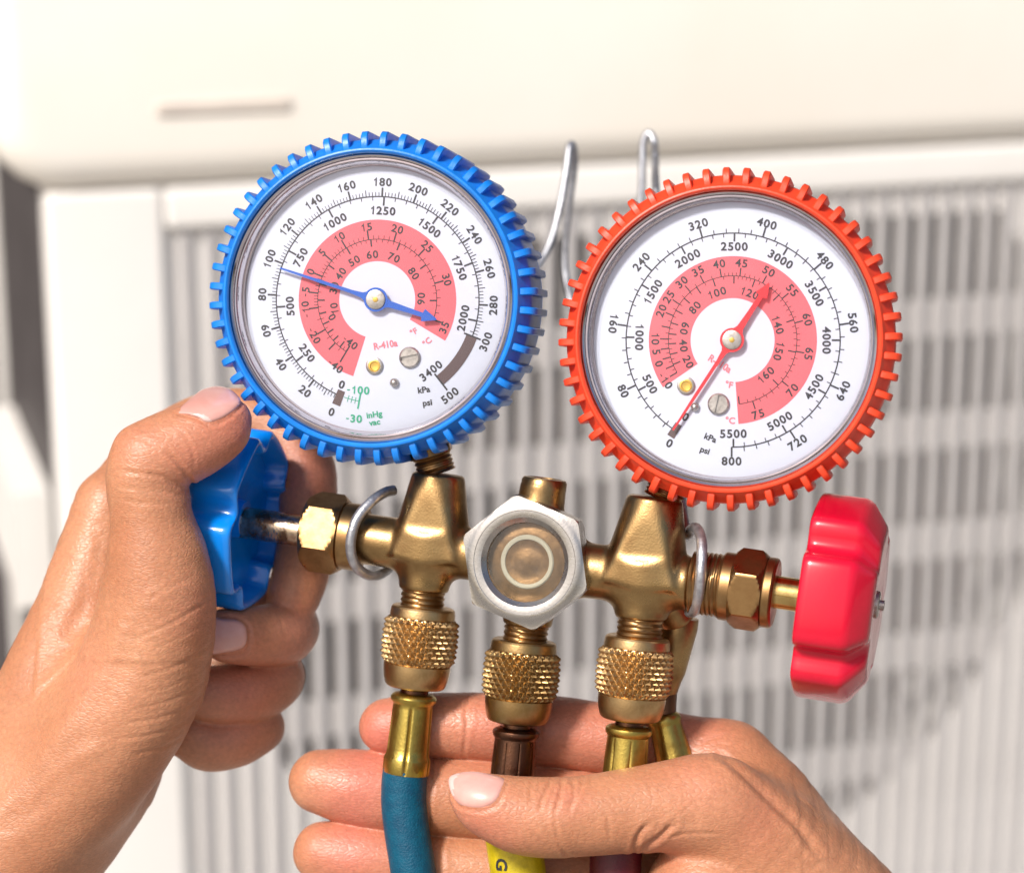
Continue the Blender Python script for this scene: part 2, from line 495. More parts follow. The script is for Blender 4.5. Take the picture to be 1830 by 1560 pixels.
# unit frame (world coordinates, metres)
UYAW = R_(17)
UX = np.array([math.cos(UYAW), math.sin(UYAW), 0]); UN = np.array([math.sin(UYAW), -math.cos(UYAW), 0]); UZ = np.array([0, 0, 1.0])
U0 = W((0, 4500, 0))[0]
def ray(px, py):
    return unit(RC @ np.array([px - 915.0, D, 780.0 - py]))
def Upt(px, py, d=0.0):                                      # (a, b) on the unit's front plane, d in front of it
    r = ray(px, py)
    t = (d - np.dot(CAM - U0, UN)) / np.dot(r, UN)
    q = CAM + t * r - U0
    return np.dot(q, UX), np.dot(q, UZ)
def U3(a, b, d=0.0):
    return U0 + UX * a + UZ * b + UN * d
def ubox(g, a0, a1, b0, b1, d0, d1, bev=0.0, rad=None):
    if bev <= 0:
        c = [U3(a, b, d) for d in (d0, d1) for (a, b) in ((a0, b0), (a1, b0), (a1, b1), (a0, b1))]
        return g.add(c, [(3, 2, 1, 0), (4, 5, 6, 7), (0, 1, 5, 4), (1, 2, 6, 5), (2, 3, 7, 6), (3, 0, 4, 7)])
    # rounded outline and bevelled front
    def loop(ins, d, r):
        pts = []
        for cx, cy, s in ((a1 - r, b1 - r, 0), (a0 + r, b1 - r, 1), (a0 + r, b0 + r, 2), (a1 - r, b0 + r, 3)):
            for k in range(6):
                t = (s + k / 5) * math.pi / 2
                pts.append(U3(cx + (r - ins) * math.cos(t), cy + (r - ins) * math.sin(t), d))
        return pts
    r = rad or bev * 1.3
    rows = [loop(0, d0, r)] + [loop(bev * (1 - math.cos(q)), d1 - bev + bev * math.sin(q), r) for q in np.linspace(0, math.pi / 2, 6)]
    n = len(rows[0]); V = [p for rw in rows for p in rw]; F = []
    for i in range(len(rows) - 1):
        for j in range(n):
            F.append((i * n + j, i * n + (j + 1) % n, (i + 1) * n + (j + 1) % n, (i + 1) * n + j))
    F.append(tuple((len(rows) - 1) * n + j for j in range(n))); F.append(tuple(range(n))[::-1])
    return g.add(V, F)

# wall behind everything
g = Geo()
wl = U0 + UN * (-0.75)
V = [wl + UX * a + UZ * b + UN * d for d in (0, -0.2) for a, b in ((-6, -U0[2]), (6, -U0[2]), (6, 3), (-6, 3))]
g.add(V, [(0, 1, 2, 3), (7, 6, 5, 4), (0, 4, 5, 1), (1, 5, 6, 2), (2, 6, 7, 3), (3, 7, 4, 0)])
mesh_obj('wall', g, M['wall'], world_coords=True, kind='structure', flat=True)

# ================================================================== OUTDOOR UNIT
aL, _ = Upt(92, 600); aR = aL + 0.62
_, bLip = Upt(915, 300); _, bG1 = Upt(915, 383)
bTop = bLip + 0.118; bBot = -U0[2] + 0.06
uroot = bpy.data.objects.new('outdoor_unit', None)
col.objects.link(uroot); uroot.location = U3((aL + aR) / 2, -U0[2], -0.15)
uroot['label'] = 'large blurred cream white air conditioner outdoor unit with a ribbed fan grille'
uroot['category'] = 'air conditioner'
def upart(name, g, m, ang=35, **k): return mesh_obj(name, g, m, uroot, world_coords=True, ang=ang, **k)

ga0, _ = Upt(335, 800); ga1 = aR - 0.035
gb1 = bG1; gb0 = bBot + 0.06
fcx, fcz = Upt(1161, 862); fR = 0.222; fTop = gb1 - 0.012
# front panel: plate with a round fan opening
g = Geo(); n = 96
ring, outer = [], []
for i in range(n):
    t = 2 * math.pi * i / n
    c, s = math.cos(t), math.sin(t)
    ring.append(U3(fcx + fR * c, min(fcz + fR * s, fTop), -0.0027))
    k = min(((aR - 0.004 - fcx) / c) if c > 1e-6 else ((aL + 0.004 - fcx) / c) if c < -1e-6 else 9,
            ((bLip - fcz) / s) if s > 1e-6 else ((bBot - fcz) / s) if s < -1e-6 else 9)
    outer.append(U3(fcx + k * c, fcz + k * s, -0.0027))
# bell mouth ring going back
back = [U3(fcx + (fR - 0.006) * math.cos(2 * math.pi * i / n), min(fcz + (fR - 0.004) * math.sin(2 * math.pi * i / n), fTop), -0.045) for i in range(n)]
g.add(ring + outer + back, [(i, n + i, n + (i + 1) % n, (i + 1) % n)[::-1] for i in range(n)] + [(i, (i + 1) % n, 2 * n + (i + 1) % n, 2 * n + i)[::-1] for i in range(n)])
upart('front_panel', g, M['unit'])
# raised frame around the grille: left stile and header
g = Geo(); ubox(g, aL, ga0 - 0.007, bBot, bLip - 0.0005, -0.009, 0.0032, 0.003); upart('corner_post', g, M['unit'])
g = Geo(); ubox(g, ga0 - 0.0065, aR, gb1 + 0.002, bLip - 0.0005, -0.0095, 0.003, 0.003); upart('header_panel', g, M['unit'])
g = Geo(); ubox(g, ga1 + 0.004, aR, bBot, gb1, -0.009, 0.0032, 0.003); upart('corner_post', g, M['unit'])
# body sides / back
g = Geo(); ubox(g, aL + 0.002, aL + 0.006, bBot, bLip, -0.034, -0.0095); upart('corner_return', g, M['unit'])
g = Geo(); ubox(g, aL + 0.005, aL + 0.008, bBot, bLip - 0.001, -0.275, -0.035); upart('side_coil', g, M['sidecoil_shaded'])
sa, sb_ = Upt(0, 1060, -0.10); _, st_ = Upt(0, 860, -0.10)
g = Geo(); ubox(g, aL - 0.014, aL + 0.004, sb_, st_, -0.24, -0.075); upart('valve_cover', g, M['unit'])
g = Geo(); ubox(g, aL + 0.002, aL + 0.006, bBot, bLip, -0.30, -0.276); upart('corner_return', g, M['unit'])
g = Geo(); ubox(g, aR - 0.006, aR - 0.002, bBot, bLip, -0.30, -0.011); upart('side_panel', g, M['unit'])
g = Geo(); ubox(g, aL + 0.006, aR - 0.006, bBot, bLip, -0.30, -0.295); upart('back_panel', g, M['unit'])
g = Geo(); ubox(g, aL + 0.006, aR - 0.006, bBot - 0.003, bBot + 0.004, -0.29, -0.012); upart('base_pan', g, M['unit'])
# top cap: a lip that overhangs, then the deep top band
g = Geo(); ubox(g, aL - 0.024, aR + 0.024, bLip, bTop, -0.31, 0.009, 0.016, 0.034); cap = upart('top_cover', g, M['cover'])
g = Geo()
pa0, pb0 = Upt(280, 208, 0.010); pa1, pb1 = Upt(520, 174, 0.010)
ubox(g, pa0, pa1, pb0, pb1, 0.007, 0.0105, 0.001)
o = mesh_obj('rating_plate', g, M['plate'], cap, world_coords=True)
# grille bars, each one a piece
pitch = 0.01135
bw = 0.0064
nb = int((ga1 - ga0) / pitch)
barm = None
for i in range(nb + 1):
    a = ga0 + 0.003 + i * pitch
    if barm is None:
        g = Geo()
        # D-shaped bar
        prof = [(-bw / 2, -0.0025), (-bw / 2, -0.0012), (-bw * .32, 0.0002), (0, 0.0007), (bw * .32, 0.0002), (bw / 2, -0.0012), (bw / 2, -0.0025)]
        V = [U3(ga0 + 0.003 + x, b, d) for b in (gb0, gb1 + 0.001) for x, d in prof]
        m_ = len(prof)
        g.add(V, [(j, (j + 1) % m_, m_ + (j + 1) % m_, m_ + j) for j in range(m_)] + [tuple(range(m_))[::-1], tuple(range(m_, 2 * m_))])
        barm = upart('grille_bar', g, M['grille'])
    else:
        c = barm.copy(); col.objects.link(c); c.parent = uroot
        c.location = UX * (i * pitch)
# horizontal straps behind the bars
sper = 0.0585
_, sb0 = Upt(1640, 535, -0.005)
sb1 = sb0 - 0.0190
k0 = 0
strap = None
bt = sb0
while bt > gb0:
    if strap is None:
        g = Geo(); ubox(g, ga0, ga1, sb1, sb0, -0.0062, -0.0030)
        strap = upart('grille_strap', g, M['panel'])
    else:
        k0 += 1
        c = strap.copy(); col.objects.link(c); c.parent = uroot; c.location = UZ * (-k0 * sper)
    bt -= sper
# the fan and the coil behind
g = Geo()
ax0 = U3(fcx, fcz, -0.085)
def fadd(g, ln, prof, n=40):
    a = UN; e1 = UX; e2 = UZ
    th = np.arange(n) * 2 * math.pi / n
    V = np.concatenate([ln + a * t + r * (np.outer(np.cos(th), e1) + np.outer(np.sin(th), e2)) for t, r in prof])
    F = []
    for i in range(len(prof) - 1):
        for j in range(n): F.append((i * n + j, i * n + (j + 1) % n, (i + 1) * n + (j + 1) % n, (i + 1) * n + j))
    F += [tuple(range(n))[::-1], tuple((len(prof) - 1) * n + j for j in range(n))]
    g.add(V, F)
fadd(g, ax0, [(-0.04, 0.045), (0.02, 0.045), (0.03, 0.038), (0.034, 0.01)])
hub = upart('fan', g, M['fan'])
for q in range(3):
    g = Geo(); V = []; F = []
    nr, nw = 8, 7
    for i in range(nr):
        r = 0.043 + (fR - 0.060) * i / (nr - 1)
        for j in range(nw):
            t = (j / (nw - 1) - 0.5) * R_(74) + q * R_(120) + 0.25 * i / nr + 0.5
            d = (j / (nw - 1) - 0.5) * 0.045
            V.append(ax0 + UX * r * math.cos(t) + UZ * r * math.sin(t) + UN * d)
    for i in range(nr - 1):
        for j in range(nw - 1): F.append((i * nw + j, i * nw + j + 1, (i + 1) * nw + j + 1, (i + 1) * nw + j))
    nv = len(V)
    V += [p - UN * 0.002 for p in V]; F += [tuple(x + nv for x in f[::-1]) for f in F]
    g.add(V, F)
    mesh_obj('fan_blade', g, M['fan'], hub, world_coords=True)
g = Geo()
for i in range(150):
    a = aL + 0.02 + i * (aR - aL - 0.04) / 150
    ubox(g, a, a + 0.0016, bBot + 0.01, bLip - 0.01, -0.165, -0.142)
upart('coil_fins', g, M['coil'], kind='stuff')
g = Geo(); ubox(g, aL + 0.01, aR - 0.01, bBot + 0.008, bLip - 0.008, -0.175, -0.168); upart('coil_backing', g, M['coil'])
for i in range(2):
    g = Geo(); x = aL + 0.08 + i * 0.42
    ubox(g, x, x + 0.05, -U0[2] + 0.001, bBot - 0.003, -0.28, -0.01); upart('foot', g, M['fan'])

# ================================================================== GAUGE SET
mroot = root('manifold_gauge_set', Mp(955, 1300), 'brass manifold carrying a blue and a red dial gauge with blue and red knobs', 'gauge set')

body = Field(OM + np.array([-345, -220, -150]), OM + np.array([320, 220, 205]), 3.2)
def add_chain(fl, pts, k, grp=None):
    sl, d = chain_field(fl, pts, 3)
    if grp is not None: return sl, d
    fl.F[sl] = smin(fl.F[sl], d, k)
def c4(p, r): return (*p, r * Sc(p))
# straight arms as flat-ended cylinders
def cyl_field(fl, p, q, r0, r1, k, flat=None):
    a = unit(q - p); Ln = np.linalg.norm(q - p)
    lo = np.minimum(p, q) - max(r0, r1) - 50; hi = np.maximum(p, q) + max(r0, r1) + 50
    sl = fl.sub(lo, hi); X, Y, Z = fl.grid(sl)
    t = (X - p[0]) * a[0] + (Y - p[1]) * a[1] + (Z - p[2]) * a[2]
    d2 = (X - p[0]) ** 2 + (Y - p[1]) ** 2 + (Z - p[2]) ** 2 - t * t
    rr = r0 + (r1 - r0) * np.clip(t / Ln, 0, 1)
    dr = np.sqrt(np.maximum(d2, 0)) - rr
    if flat is not None:
        v = (X - p[0]) * NV[0] + (Y - p[1]) * NV[1] + (Z - p[2]) * NV[2]
        dr = -smin(-dr, -(v - flat), 6)
        # flats left and right too
        u = np.cross(NV, a); w = np.abs((X - p[0]) * u[0] + (Y - p[1]) * u[1] + (Z - p[2]) * u[2])
    dt = np.maximum(-t, t - Ln)
    d = -smin(-dr, -dt, 8) if True else 0
    d = d.astype(np.float32)
    fl.F[sl] = smin(fl.F[sl], d, k)
cyl_field(body, Mp(640, 961), Mp(905, 1000), 46, 46, 0)
cyl_field(body, Mp(905, 1000), Mp(1236, 1043), 50, 48, 6)
# left cross
cyl_field(body, Mp(768, 1000), Mp(784, 846), 78, 47, 9, flat=52)
cyl_field(body, Mp(768, 960), Mp(757, 1056), 52, 45, 26)
# right cross
cyl_field(body, Mp(1150, 1045), Mp(1171, 888), 82, 49, 9, flat=54)
cyl_field(body, Mp(1152, 1010), Mp(1145, 1106), 54, 46, 26)
# centre block, ports
cyl_field(body, Mp(952, 1003, -95), Mp(952, 1003, 22), 96, 102, 14)
cyl_field(body, Mp(956, 980, -18), Mp(972, 862, -18), 46, 41, 12)
cyl_field(body, Mp(952, 1020), Mp(942, 1118), 50, 44, 12)
# rear branch behind the right leg
cyl_field(body, Mp(1168, 1040, -55), Mp(1214, 1110, -95), 44, 36, 14)
hb = Mp(937, 1005, 72) - NV * 52
sl = body.sub(hb - 120, hb + 120); X_, Y_, Z_ = body.grid(sl)
tt = (X_ - hb[0]) * NV[0] + (Y_ - hb[1]) * NV[1] + (Z_ - hb[2]) * NV[2]
dd_ = np.sqrt(np.maximum((X_ - hb[0]) ** 2 + (Y_ - hb[1]) ** 2 + (Z_ - hb[2]) ** 2 - tt * tt, 0))
body.F[sl] = np.maximum(body.F[sl], -np.maximum(dd_ - 80, 2 - tt).astype(np.float32))
V, F = surface_nets(body)
V = smooth_mesh(V, F, 1)
g = Geo(); g.add(V, F.tolist())
mesh_obj('manifold_body', g, M['brass'], mroot, ang=50)
# top port cap
g = Geo(); p = Mp(972, 868, -18)
lathe(g, p, WV, [(-6, 41), (8, 41), (13, 38), (14, 30), (10, 28), (10, 1)], 48)
mesh_obj('top_port', g, M['brass'], mroot)

# threads
def thread(name, p, q, r, m, pitch=8.5, amp=3.0):
    a = unit(q - p); Ln = np.linalg.norm(q - p)
    g = Geo(); rows = max(4, int(Ln / (pitch / 4)))
    prof = [(Ln * i / rows, r) for i in range(rows + 1)]
    lathe(g, p, a, prof, 48, rf=lambda t, th, rr: rr + amp * (abs(((t / pitch + th / (2 * math.pi)) % 1) - 0.5) * 2 - 0.5) * 2 * 0.5)
    return mesh_obj(name, g, m, mroot)
for (ax, ay, bx, by, r) in ((757, 1052, 754, 1088, 39), (942, 1112, 937, 1150, 39), (1145, 1102, 1142, 1142, 40)):
    thread('hose_port_thread', Mp(ax, ay), Mp(bx, by), r, M['brass_nut'], 9.5, 3.5)
thread('valve_thread', Mp(1236, 1040), Mp(1292, 1047), 55, M['brass_nut'], 8, 3)

# packing nuts
def nut(p, axis, hexc, segs, m, phase):
    """segs: (t0,t1,r,'hex'/'round')"""
    g = Geo(); hx = hexr(hexc, phase)
    for t0, t1, r, kd in segs:
        c = 5
        if kd == 'hex':
            cham = lambda t: hexc - max(0, (t0 + 11 - t)) * 0.9 - max(0, (t - (t1 - 11))) * 0.9
            prof = [(t, 1) for t in np.linspace(t0, t1, 18)]
            lathe(g, p, axis, prof, 144, rf=lambda t, th, r_: min(hx(th), cham(t)))
        else:
            lathe(g, p, axis, [(t0, r - c), (t0 + c * .4, r - c * .3), (t0 + c, r), (t1 - c, r), (t1 - c * .4, r - c * .3), (t1, r - c)], 64)
    return mesh_obj('packing_nut', g, m, mroot, ang=24)
pl = Mp(548, 947); sL = Sc(pl)
nut(pl, UV, 74, [(-3, 10, 50, 'round'), (4, 72, 72, 'hex'), (70, 108, 61, 'round')], M['brass_nut'], R_(40))
pr = Mp(1288, 1046)
nut(pr, UV, 73, [(0, 26, 60, 'round'), (22, 78, 73, 'hex'), (76, 98, 62, 'round')], M['brass_nut'], R_(24))

# valve stems
g = Geo(); lathe(g, Mp(400, 928), UV, [(0, 29), (158, 29), (160, 27)], 48); mesh_obj('valve_stem', g, M['stem_dark'], mroot, label='tarnished steel valve stem on the blue side')
g = Geo(); lathe(g, Mp(1375, 1056), UV, [(0, 29), (100, 29), (110, 27)], 48); mesh_obj('valve_stem', g, M['stem_gold'], mroot, label='polished yellow valve stem on the red side')

# knobs: five-lobed cups, open towards the manifold
def star(th, R, phase, depth=0.15, nl=5):
    x = ((th + phase) * nl / (2 * math.pi)) % 1.0        # 0..1 within a lobe
    u = abs(x - 0.5) * 2                                  # 0 at lobe centre, 1 at notch
    ang = (x - 0.5) * 2 * math.pi / nl
    flat = 0.955 / math.cos(ang * 0.8)
    k = 1.0 / (1.0 + math.exp(-(u - 0.80) * 17))
    return R * (min(flat, 1.0) - depth * k)
def knob(p, axis, R, length, m, phase, label, screw=None):
    g = Geo()
    bev = 14
    t0, t1 = 0, length
    pr = [(34, 0.55 * R / R), ]
    prof = [(52, 0.30), (46, 0.62), (40, 0.86), (6, 0.90), (1, 0.925), (0, 0.95), (1, 0.975), (5, 0.995), (16, 1.0), (length - 44, 1.0), (length - 36, 0.985),
            (length - 28, 0.955), (length - 8, 0.80), (length - 3, 0.765), (length, 0.72), (length - 1, 0.45), (length - 4, 0.2)]
    def rf(t, th, s):
        d = 0.17 * (1 - 0.0 * t)
        if s < 0.62: return R * s * (0.95 + 0.0)
        return star(th, R, phase, d) * s
    lathe(g, p, axis, prof, 200, rf=rf)
    ob = mesh_obj('valve_knob', g, m, mroot, ang=40, label=label)
    g = Geo(); lathe(g, p, axis, [(30, 34), (60, 38)], 40); mesh_obj('knob_hub', g, m, ob)
    g = Geo(); q = p + unit(axis) * (length - 4)
    lathe(g, q, axis, [(-4, 24), (4, 24), (6, 20), (6, 9), (14, 9), (14, 6), (12, 1)], 32); mesh_obj('knob_screw', g, M['silver'], ob)
    return ob
# the blue one opens to the right, the red one to the left
pb = Mp(466, 932)
knob(pb, -UV, 168, 122, M['blue_knob'], R_(-8), 'glossy blue five-lobed valve knob pinched by the left hand')
pr = Mp(1443, 1062)
knob(pr, UV, 182, 124, M['red_knob'], R_(1), 'glossy red five-lobed valve knob')

# sight glass
hp = Mp(937, 1005, 72) - NV * 52
g = Geo(); hx = hexr(121, R_(14.7))
prof = [(0, 1), (8, 1), (20, 1), (34, 1), (42, 1), (46, 1), (48.5, 1), (50, 1), (50.6, 103.5), (52, 101), (52.2, 92), (51.6, 91), (51.6, 85), (50.5, 79), (45, 73), (43, 70.5), (20, 70), (2, 70)]
def rfh(t, th, r_):
    if r_ != 1: return r_
    cham = 121.5 - max(0, t - 47) * 1.2 - max(0, 10 - t) * 0.5
    return min(hx(th), cham)
lathe(g, hp, NV, prof, 192, rf=rfh, ref=WV, close=True)
sg = mesh_obj('sight_glass_nut', g, M['silver'], mroot, ang=28, label='bright plated hexagon nut round the sight glass')
g = Geo(); lathe(g, hp, NV, [(24, 71), (25, 62), (27, 54), (28, 40), (25, 33), (26, 22), (28, 12), (28.5, 1)], 64)
mesh_obj('sight_glass_seat', g, mat('seat_bronze', (0.25, 0.15, 0.075), 0.4, 0.7, color2=(0.13, 0.075, 0.035), vscale=400, bump=0.4), sg)
g = Geo(); lathe(g, hp, NV, [(26, 39), (30, 40), (31, 43), (31, 46), (29, 48), (26, 48)], 64, close=True)
mesh_obj('gasket', g, mat('white_gasket', (0.50, 0.49, 0.44), 0.5), sg)
g = Geo(); lathe(g, hp, NV, [(36, 69.5), (40, 69.5), (41.5, 50), (42.5, 25), (43, 1)], 64)
mesh_obj('glass', g, M['sight'], sg)

# wire hook
def wp(px, py, v): return Mp(px, py, v)
g = Geo()
pts = [wp(704, 876, 0), wp(688, 880, 18), wp(664, 896, 46), wp(641, 922, 62), wp(629, 952, 68), wp(627, 985, 62), wp(637, 1012, 44), wp(657, 1027, 16), wp(680, 1026, -14), wp(700, 1010, -44),
       wp(716, 975, -66), wp(745, 900, -100), wp(820, 740, -420), wp(905, 590, -640), wp(955, 490, -760), wp(985, 430, -800), wp(1003, 360, -820), wp(1013, 300, -830), wp(1017, 268, -838), wp(1021, 258, -850), wp(1026, 268, -862),
       wp(1026, 300, -874), wp(1018, 360, -884), wp(1010, 440, -900), wp(1012, 500, -900), wp(1030, 560, -880), wp(1080, 560, -860), wp(1120, 470, -860), wp(1144, 370, -860), wp(1148, 290, -860), wp(1150, 255, -860), wp(1159, 238, -860),
       wp(1169, 255, -856), wp(1171, 290, -850), wp(1172, 340, -580), wp(1180, 480, -700), wp(1196, 700, -420), wp(1212, 860, -140), wp(1226, 950, -50), wp(1236, 945, -25), wp(1246, 945, 5), wp(1254, 968, 44), wp(1253, 1015, 64),
       wp(1249, 1060, 52), wp(1241, 1090, 24), wp(1232, 1094, -10)]
rad = [10] * 10 + [10] * 36
tube(g, pts, [9.5] * 10 + [8.0] * 30 + [9.5] * 12, 14, 6)
mesh_obj('hanging_hook', g, M['wire'], mroot, label='thin grey wire hook looped behind the gauges')

# ------------------------------------------------------------------ hoses
tri = lambda x: abs((x % 1.0) - 0.5) * 2
def hose(p, dir_, hname, label, mk, mf, mh, fer_len, fer_prof, facets, hose_pts, hose_r, sc, group=None):
    r0 = root('charging_hose', p, label, 'hose', 'hoses hanging from the manifold')
    # knurled coupling
    g = Geo()
    n = 252; nd = 28
    base = [(0, 44), (0, 53), (2, 57), (5, 59), (16, 60.5), (19, 60.5)]
    tk0, tk1 = 20.0, 105.0
    nk = 64
    mid = [(tk0 + (tk1 - tk0) * i / nk, 64.0) for i in range(nk + 1)]
    end = [(106, 62), (116, 61.5), (130, 59.5), (142, 56), (146, 53), (148, 49), (148, 34)]
    def rf(t, th, r):
        if t < tk0 or t > tk1: return r * sc
        bulge = 1.8 * math.sin(math.pi * (t - tk0) / (tk1 - tk0))
        u = th * nd / (2 * math.pi); v = (t - tk0) / 19.0
        p_, q_ = u + v, u - v
        h = max(tri(p_), tri(q_))
        ed = min(1.0, (t - tk0) / 5.0, (tk1 - t) / 5.0)
        return (59.5 + bulge * 1.6 + (1 - h) * 10.0 * ed) * sc
    lathe(g, p, dir_, [(t * sc, r) for t, r in []] or base + mid + end, n, rf=rf)
    if sc != 1.0:
        g.v = [p + (g.v[0] - p)]
    mesh_obj('knurled_coupling', g, mk, r0, ang=25)
    # swivel neck
    g = Geo(); lathe(g, p + dir_ * 146, dir_, [(0, 30 * sc), (4, 30 * sc), (6, 26 * sc), (14, 26 * sc), (16, 30 * sc), (24, 30 * sc)], 40); mesh_obj('swivel_neck', g, M['bronze'], r0)
    # ferrule
    g = Geo(); q = p + dir_ * 158
    def rff(t, th, r):
        if facets and 24 < t < fer_len - 4:
            w = 2 * math.pi / facets
            x = ((th + 0.3) % w) / w
            return (r - 3.6 * math.exp(-((min(x, 1 - x)) / 0.05) ** 2)) * sc
        return r * sc
    lathe(g, q, dir_, fer_prof, 120, rf=rff); mesh_obj('ferrule', g, mf, r0)
    g = Geo(); tube(g, hose_pts, hose_r, 32, 10); ho = mesh_obj('hose', g, mh, r0)
    return r0, ho
ferA = [(0, 30), (2, 37), (5, 41), (9, 43), (14, 42), (18, 38), (21, 36.5), (28, 37), (60, 38), (100, 39), (112, 40), (116, 42.5), (120, 43.5), (142, 43.5), (146, 42), (147, 36)]
ferB = [(0, 30), (2, 37), (6, 42), (11, 43), (16, 41), (20, 38), (24, 38), (60, 39.5), (150, 41), (152, 38)]
pA = Mp(757, 1083); dA = unit(Mp(741, 1232) - pA)
hose(pA, dA, 'hose', 'blue hose on the leftmost knurled brass coupling, below the blue gauge', M['brass_light'], M['brass_yellow'], M['hose_blue'], 147, ferA, 5,
     [Mp(725, 1375), Mp(722, 1400), Mp(722, 1440), Mp(728, 1490), Mp(736, 1540), Mp(744, 1600), Mp(752, 1680, 10), Mp(756, 1850, 10), Mp(750, 2150, 0), Mp(735, 2500, -20)], 41, Sc(pA) * 0.97)
pB = Mp(937, 1143); dB = unit(Mp(923, 1300) - pB)
hose(pB, dB, 'hose', 'middle hose, yellow, with a dark brown ferrule under the sight glass', M['brass_mid'], M['bronze'], M['hose_yellow'], 152, ferB, 9,
     [Mp(913, 1430), Mp(914, 1470), Mp(922, 1530), Mp(926, 1560), Mp(928, 1600), Mp(930, 1680), Mp(925, 1880), Mp(915, 2180), Mp(905, 2500)], 50, Sc(pB) * 0.985)
pC = Mp(1140, 1137); dC = unit(Mp(1125, 1290) - pC)
r3, h3 = hose(pC, dC, 'hose', 'rightmost hanging hose, dark red, with an olive brass ferrule below the red gauge side', M['brass_light'], M['brass_yellow'], M['hose_red'], 152, ferB, 7,
     [Mp(1112, 1430), Mp(1105, 1480), Mp(1100, 1540), Mp(1100, 1600), Mp(1100, 1680), Mp(1104, 1880), Mp(1112, 2180), Mp(1125, 2500)], 46, Sc(pC) * 0.985)
# printed letter on the yellow hose is added with the dial lettering
# the parked hose end at the back right
pD = Mp(1196, 1170, -105); dD = unit(Mp(1196, 1290, -95) - pD)
r4 = root('parked_hose_end', Mp(1212, 1110, -95), 'olive brass hose end hanging behind the rightmost knurled coupling, leaning right', 'hose fitting')
g = Geo()
a_ = Mp(1216, 1100, -95); b_ = Mp(1190, 1215, -100)
lathe(g, a_, unit(b_ - a_), [(0, 34), (20, 36), (100, 32), (118, 28), (150, 24)], 48); mesh_obj('elbow_arm', g, M['brass'], r4)
g = Geo(); a_ = Mp(1184, 1275, -100); b_ = Mp(1216, 1395, -100)
lathe(g, a_, unit(b_ - a_), [(0, 20), (3, 26), (8, 30), (14, 31), (20, 29), (26, 29), (80, 33), (170, 34), (172, 26)], 64,
      rf=lambda t, th, r: r - (2.5 * math.exp(-((min(((th) % 0.9) / 0.9, 1 - ((th) % 0.9) / 0.9)) / 0.06) ** 2) if 28 < t < 165 else 0))
mesh_obj('ferrule', g, M['brass_yellow'], r4)
g = Geo(); a_ = Mp(1190, 1205, -100); b_ = Mp(1186, 1282, -100)
lathe(g, a_, unit(b_ - a_), [(0, 22), (80, 22)], 40); mesh_obj('swivel_neck', g, M['bronze'], r4)

# ------------------------------------------------------------------ GAUGES
_tx = {}
def text_mesh(st):
    if st in _tx: return _tx[st]
    if len(st) > 0 and all(c in '0123456789-' for c in st) and st != '0':
        # figures set one by one on an even pitch, the 1 with its flag
        v0, _ = text_mesh('0')
        w0 = v0[:, 0].max() - v0[:, 0].min(); h0 = v0[:, 1].max() - v0[:, 1].min(); b0 = v0[:, 1].min()
        x = 0.0; V = []; F = []; n = 0
        for c in st:
            if c == '-':
                v = np.array([(0, b0 + h0 * .38), (w0 * .5, b0 + h0 * .38), (w0 * .5, b0 + h0 * .52), (0, b0 + h0 * .52)]); f = [(0, 1, 2, 3)]; adv = w0 * .72; off = 0
            elif c == '1':
                v = np.array([(.50, 0), (.72, 0), (.72, 1), (.58, 1), (.50, .88), (.38, .80), (.22, .75), (.22, .60), (.38, .63), (.50, .70)]) * [w0, h0] + [0, b0]
                f = [(0, 1, 2, 3, 4, 9), (4, 5, 8, 9), (5, 6, 7, 8)]; adv = w0 * 1.16; off = 0
            else:
                v, f = (v0, _) if c == '0' else raw_text(c)
                wc = v[:, 0].max() - v[:, 0].min(); v = (v - [v[:, 0].min(), 0]) * [min(1.0, w0 / wc), 1]
                wc = v[:, 0].max(); v = v + [(w0 - wc) / 2, 0]; adv = w0 * 1.16
            V.append(v + [x, 0]); F += [tuple(i + n for i in q) for q in f]; n += len(v); x += adv
        _tx[st] = (np.concatenate(V), F)
        return _tx[st]
    _tx[st] = raw_text(st)
    return _tx[st]
def raw_text(st):
    cu = bpy.data.curves.new('t', 'FONT')
    cu.body = st; cu.size = 1.0; cu.align_x = 'LEFT'; cu.fill_mode = 'BOTH'; cu.resolution_u = 3
    cu.offset = TXT_OFF
    ob = bpy.data.objects.new('t', cu); col.objects.link(ob)
    dg = bpy.context.evaluated_depsgraph_get()
    me = ob.evaluated_get(dg).to_mesh()
    v = np.array([tuple(x.co)[:2] for x in me.vertices]); f = [tuple(p.vertices) for p in me.polygons]
    ob.evaluated_get(dg).to_mesh_clear()
    bpy.data.objects.remove(ob); bpy.data.curves.remove(cu)
    return v, f
TXT_OFF = 0.028
CAPH = 0.73
def measure():
    v, f = text_mesh('0'); return v[:, 1].max() - v[:, 1].min()

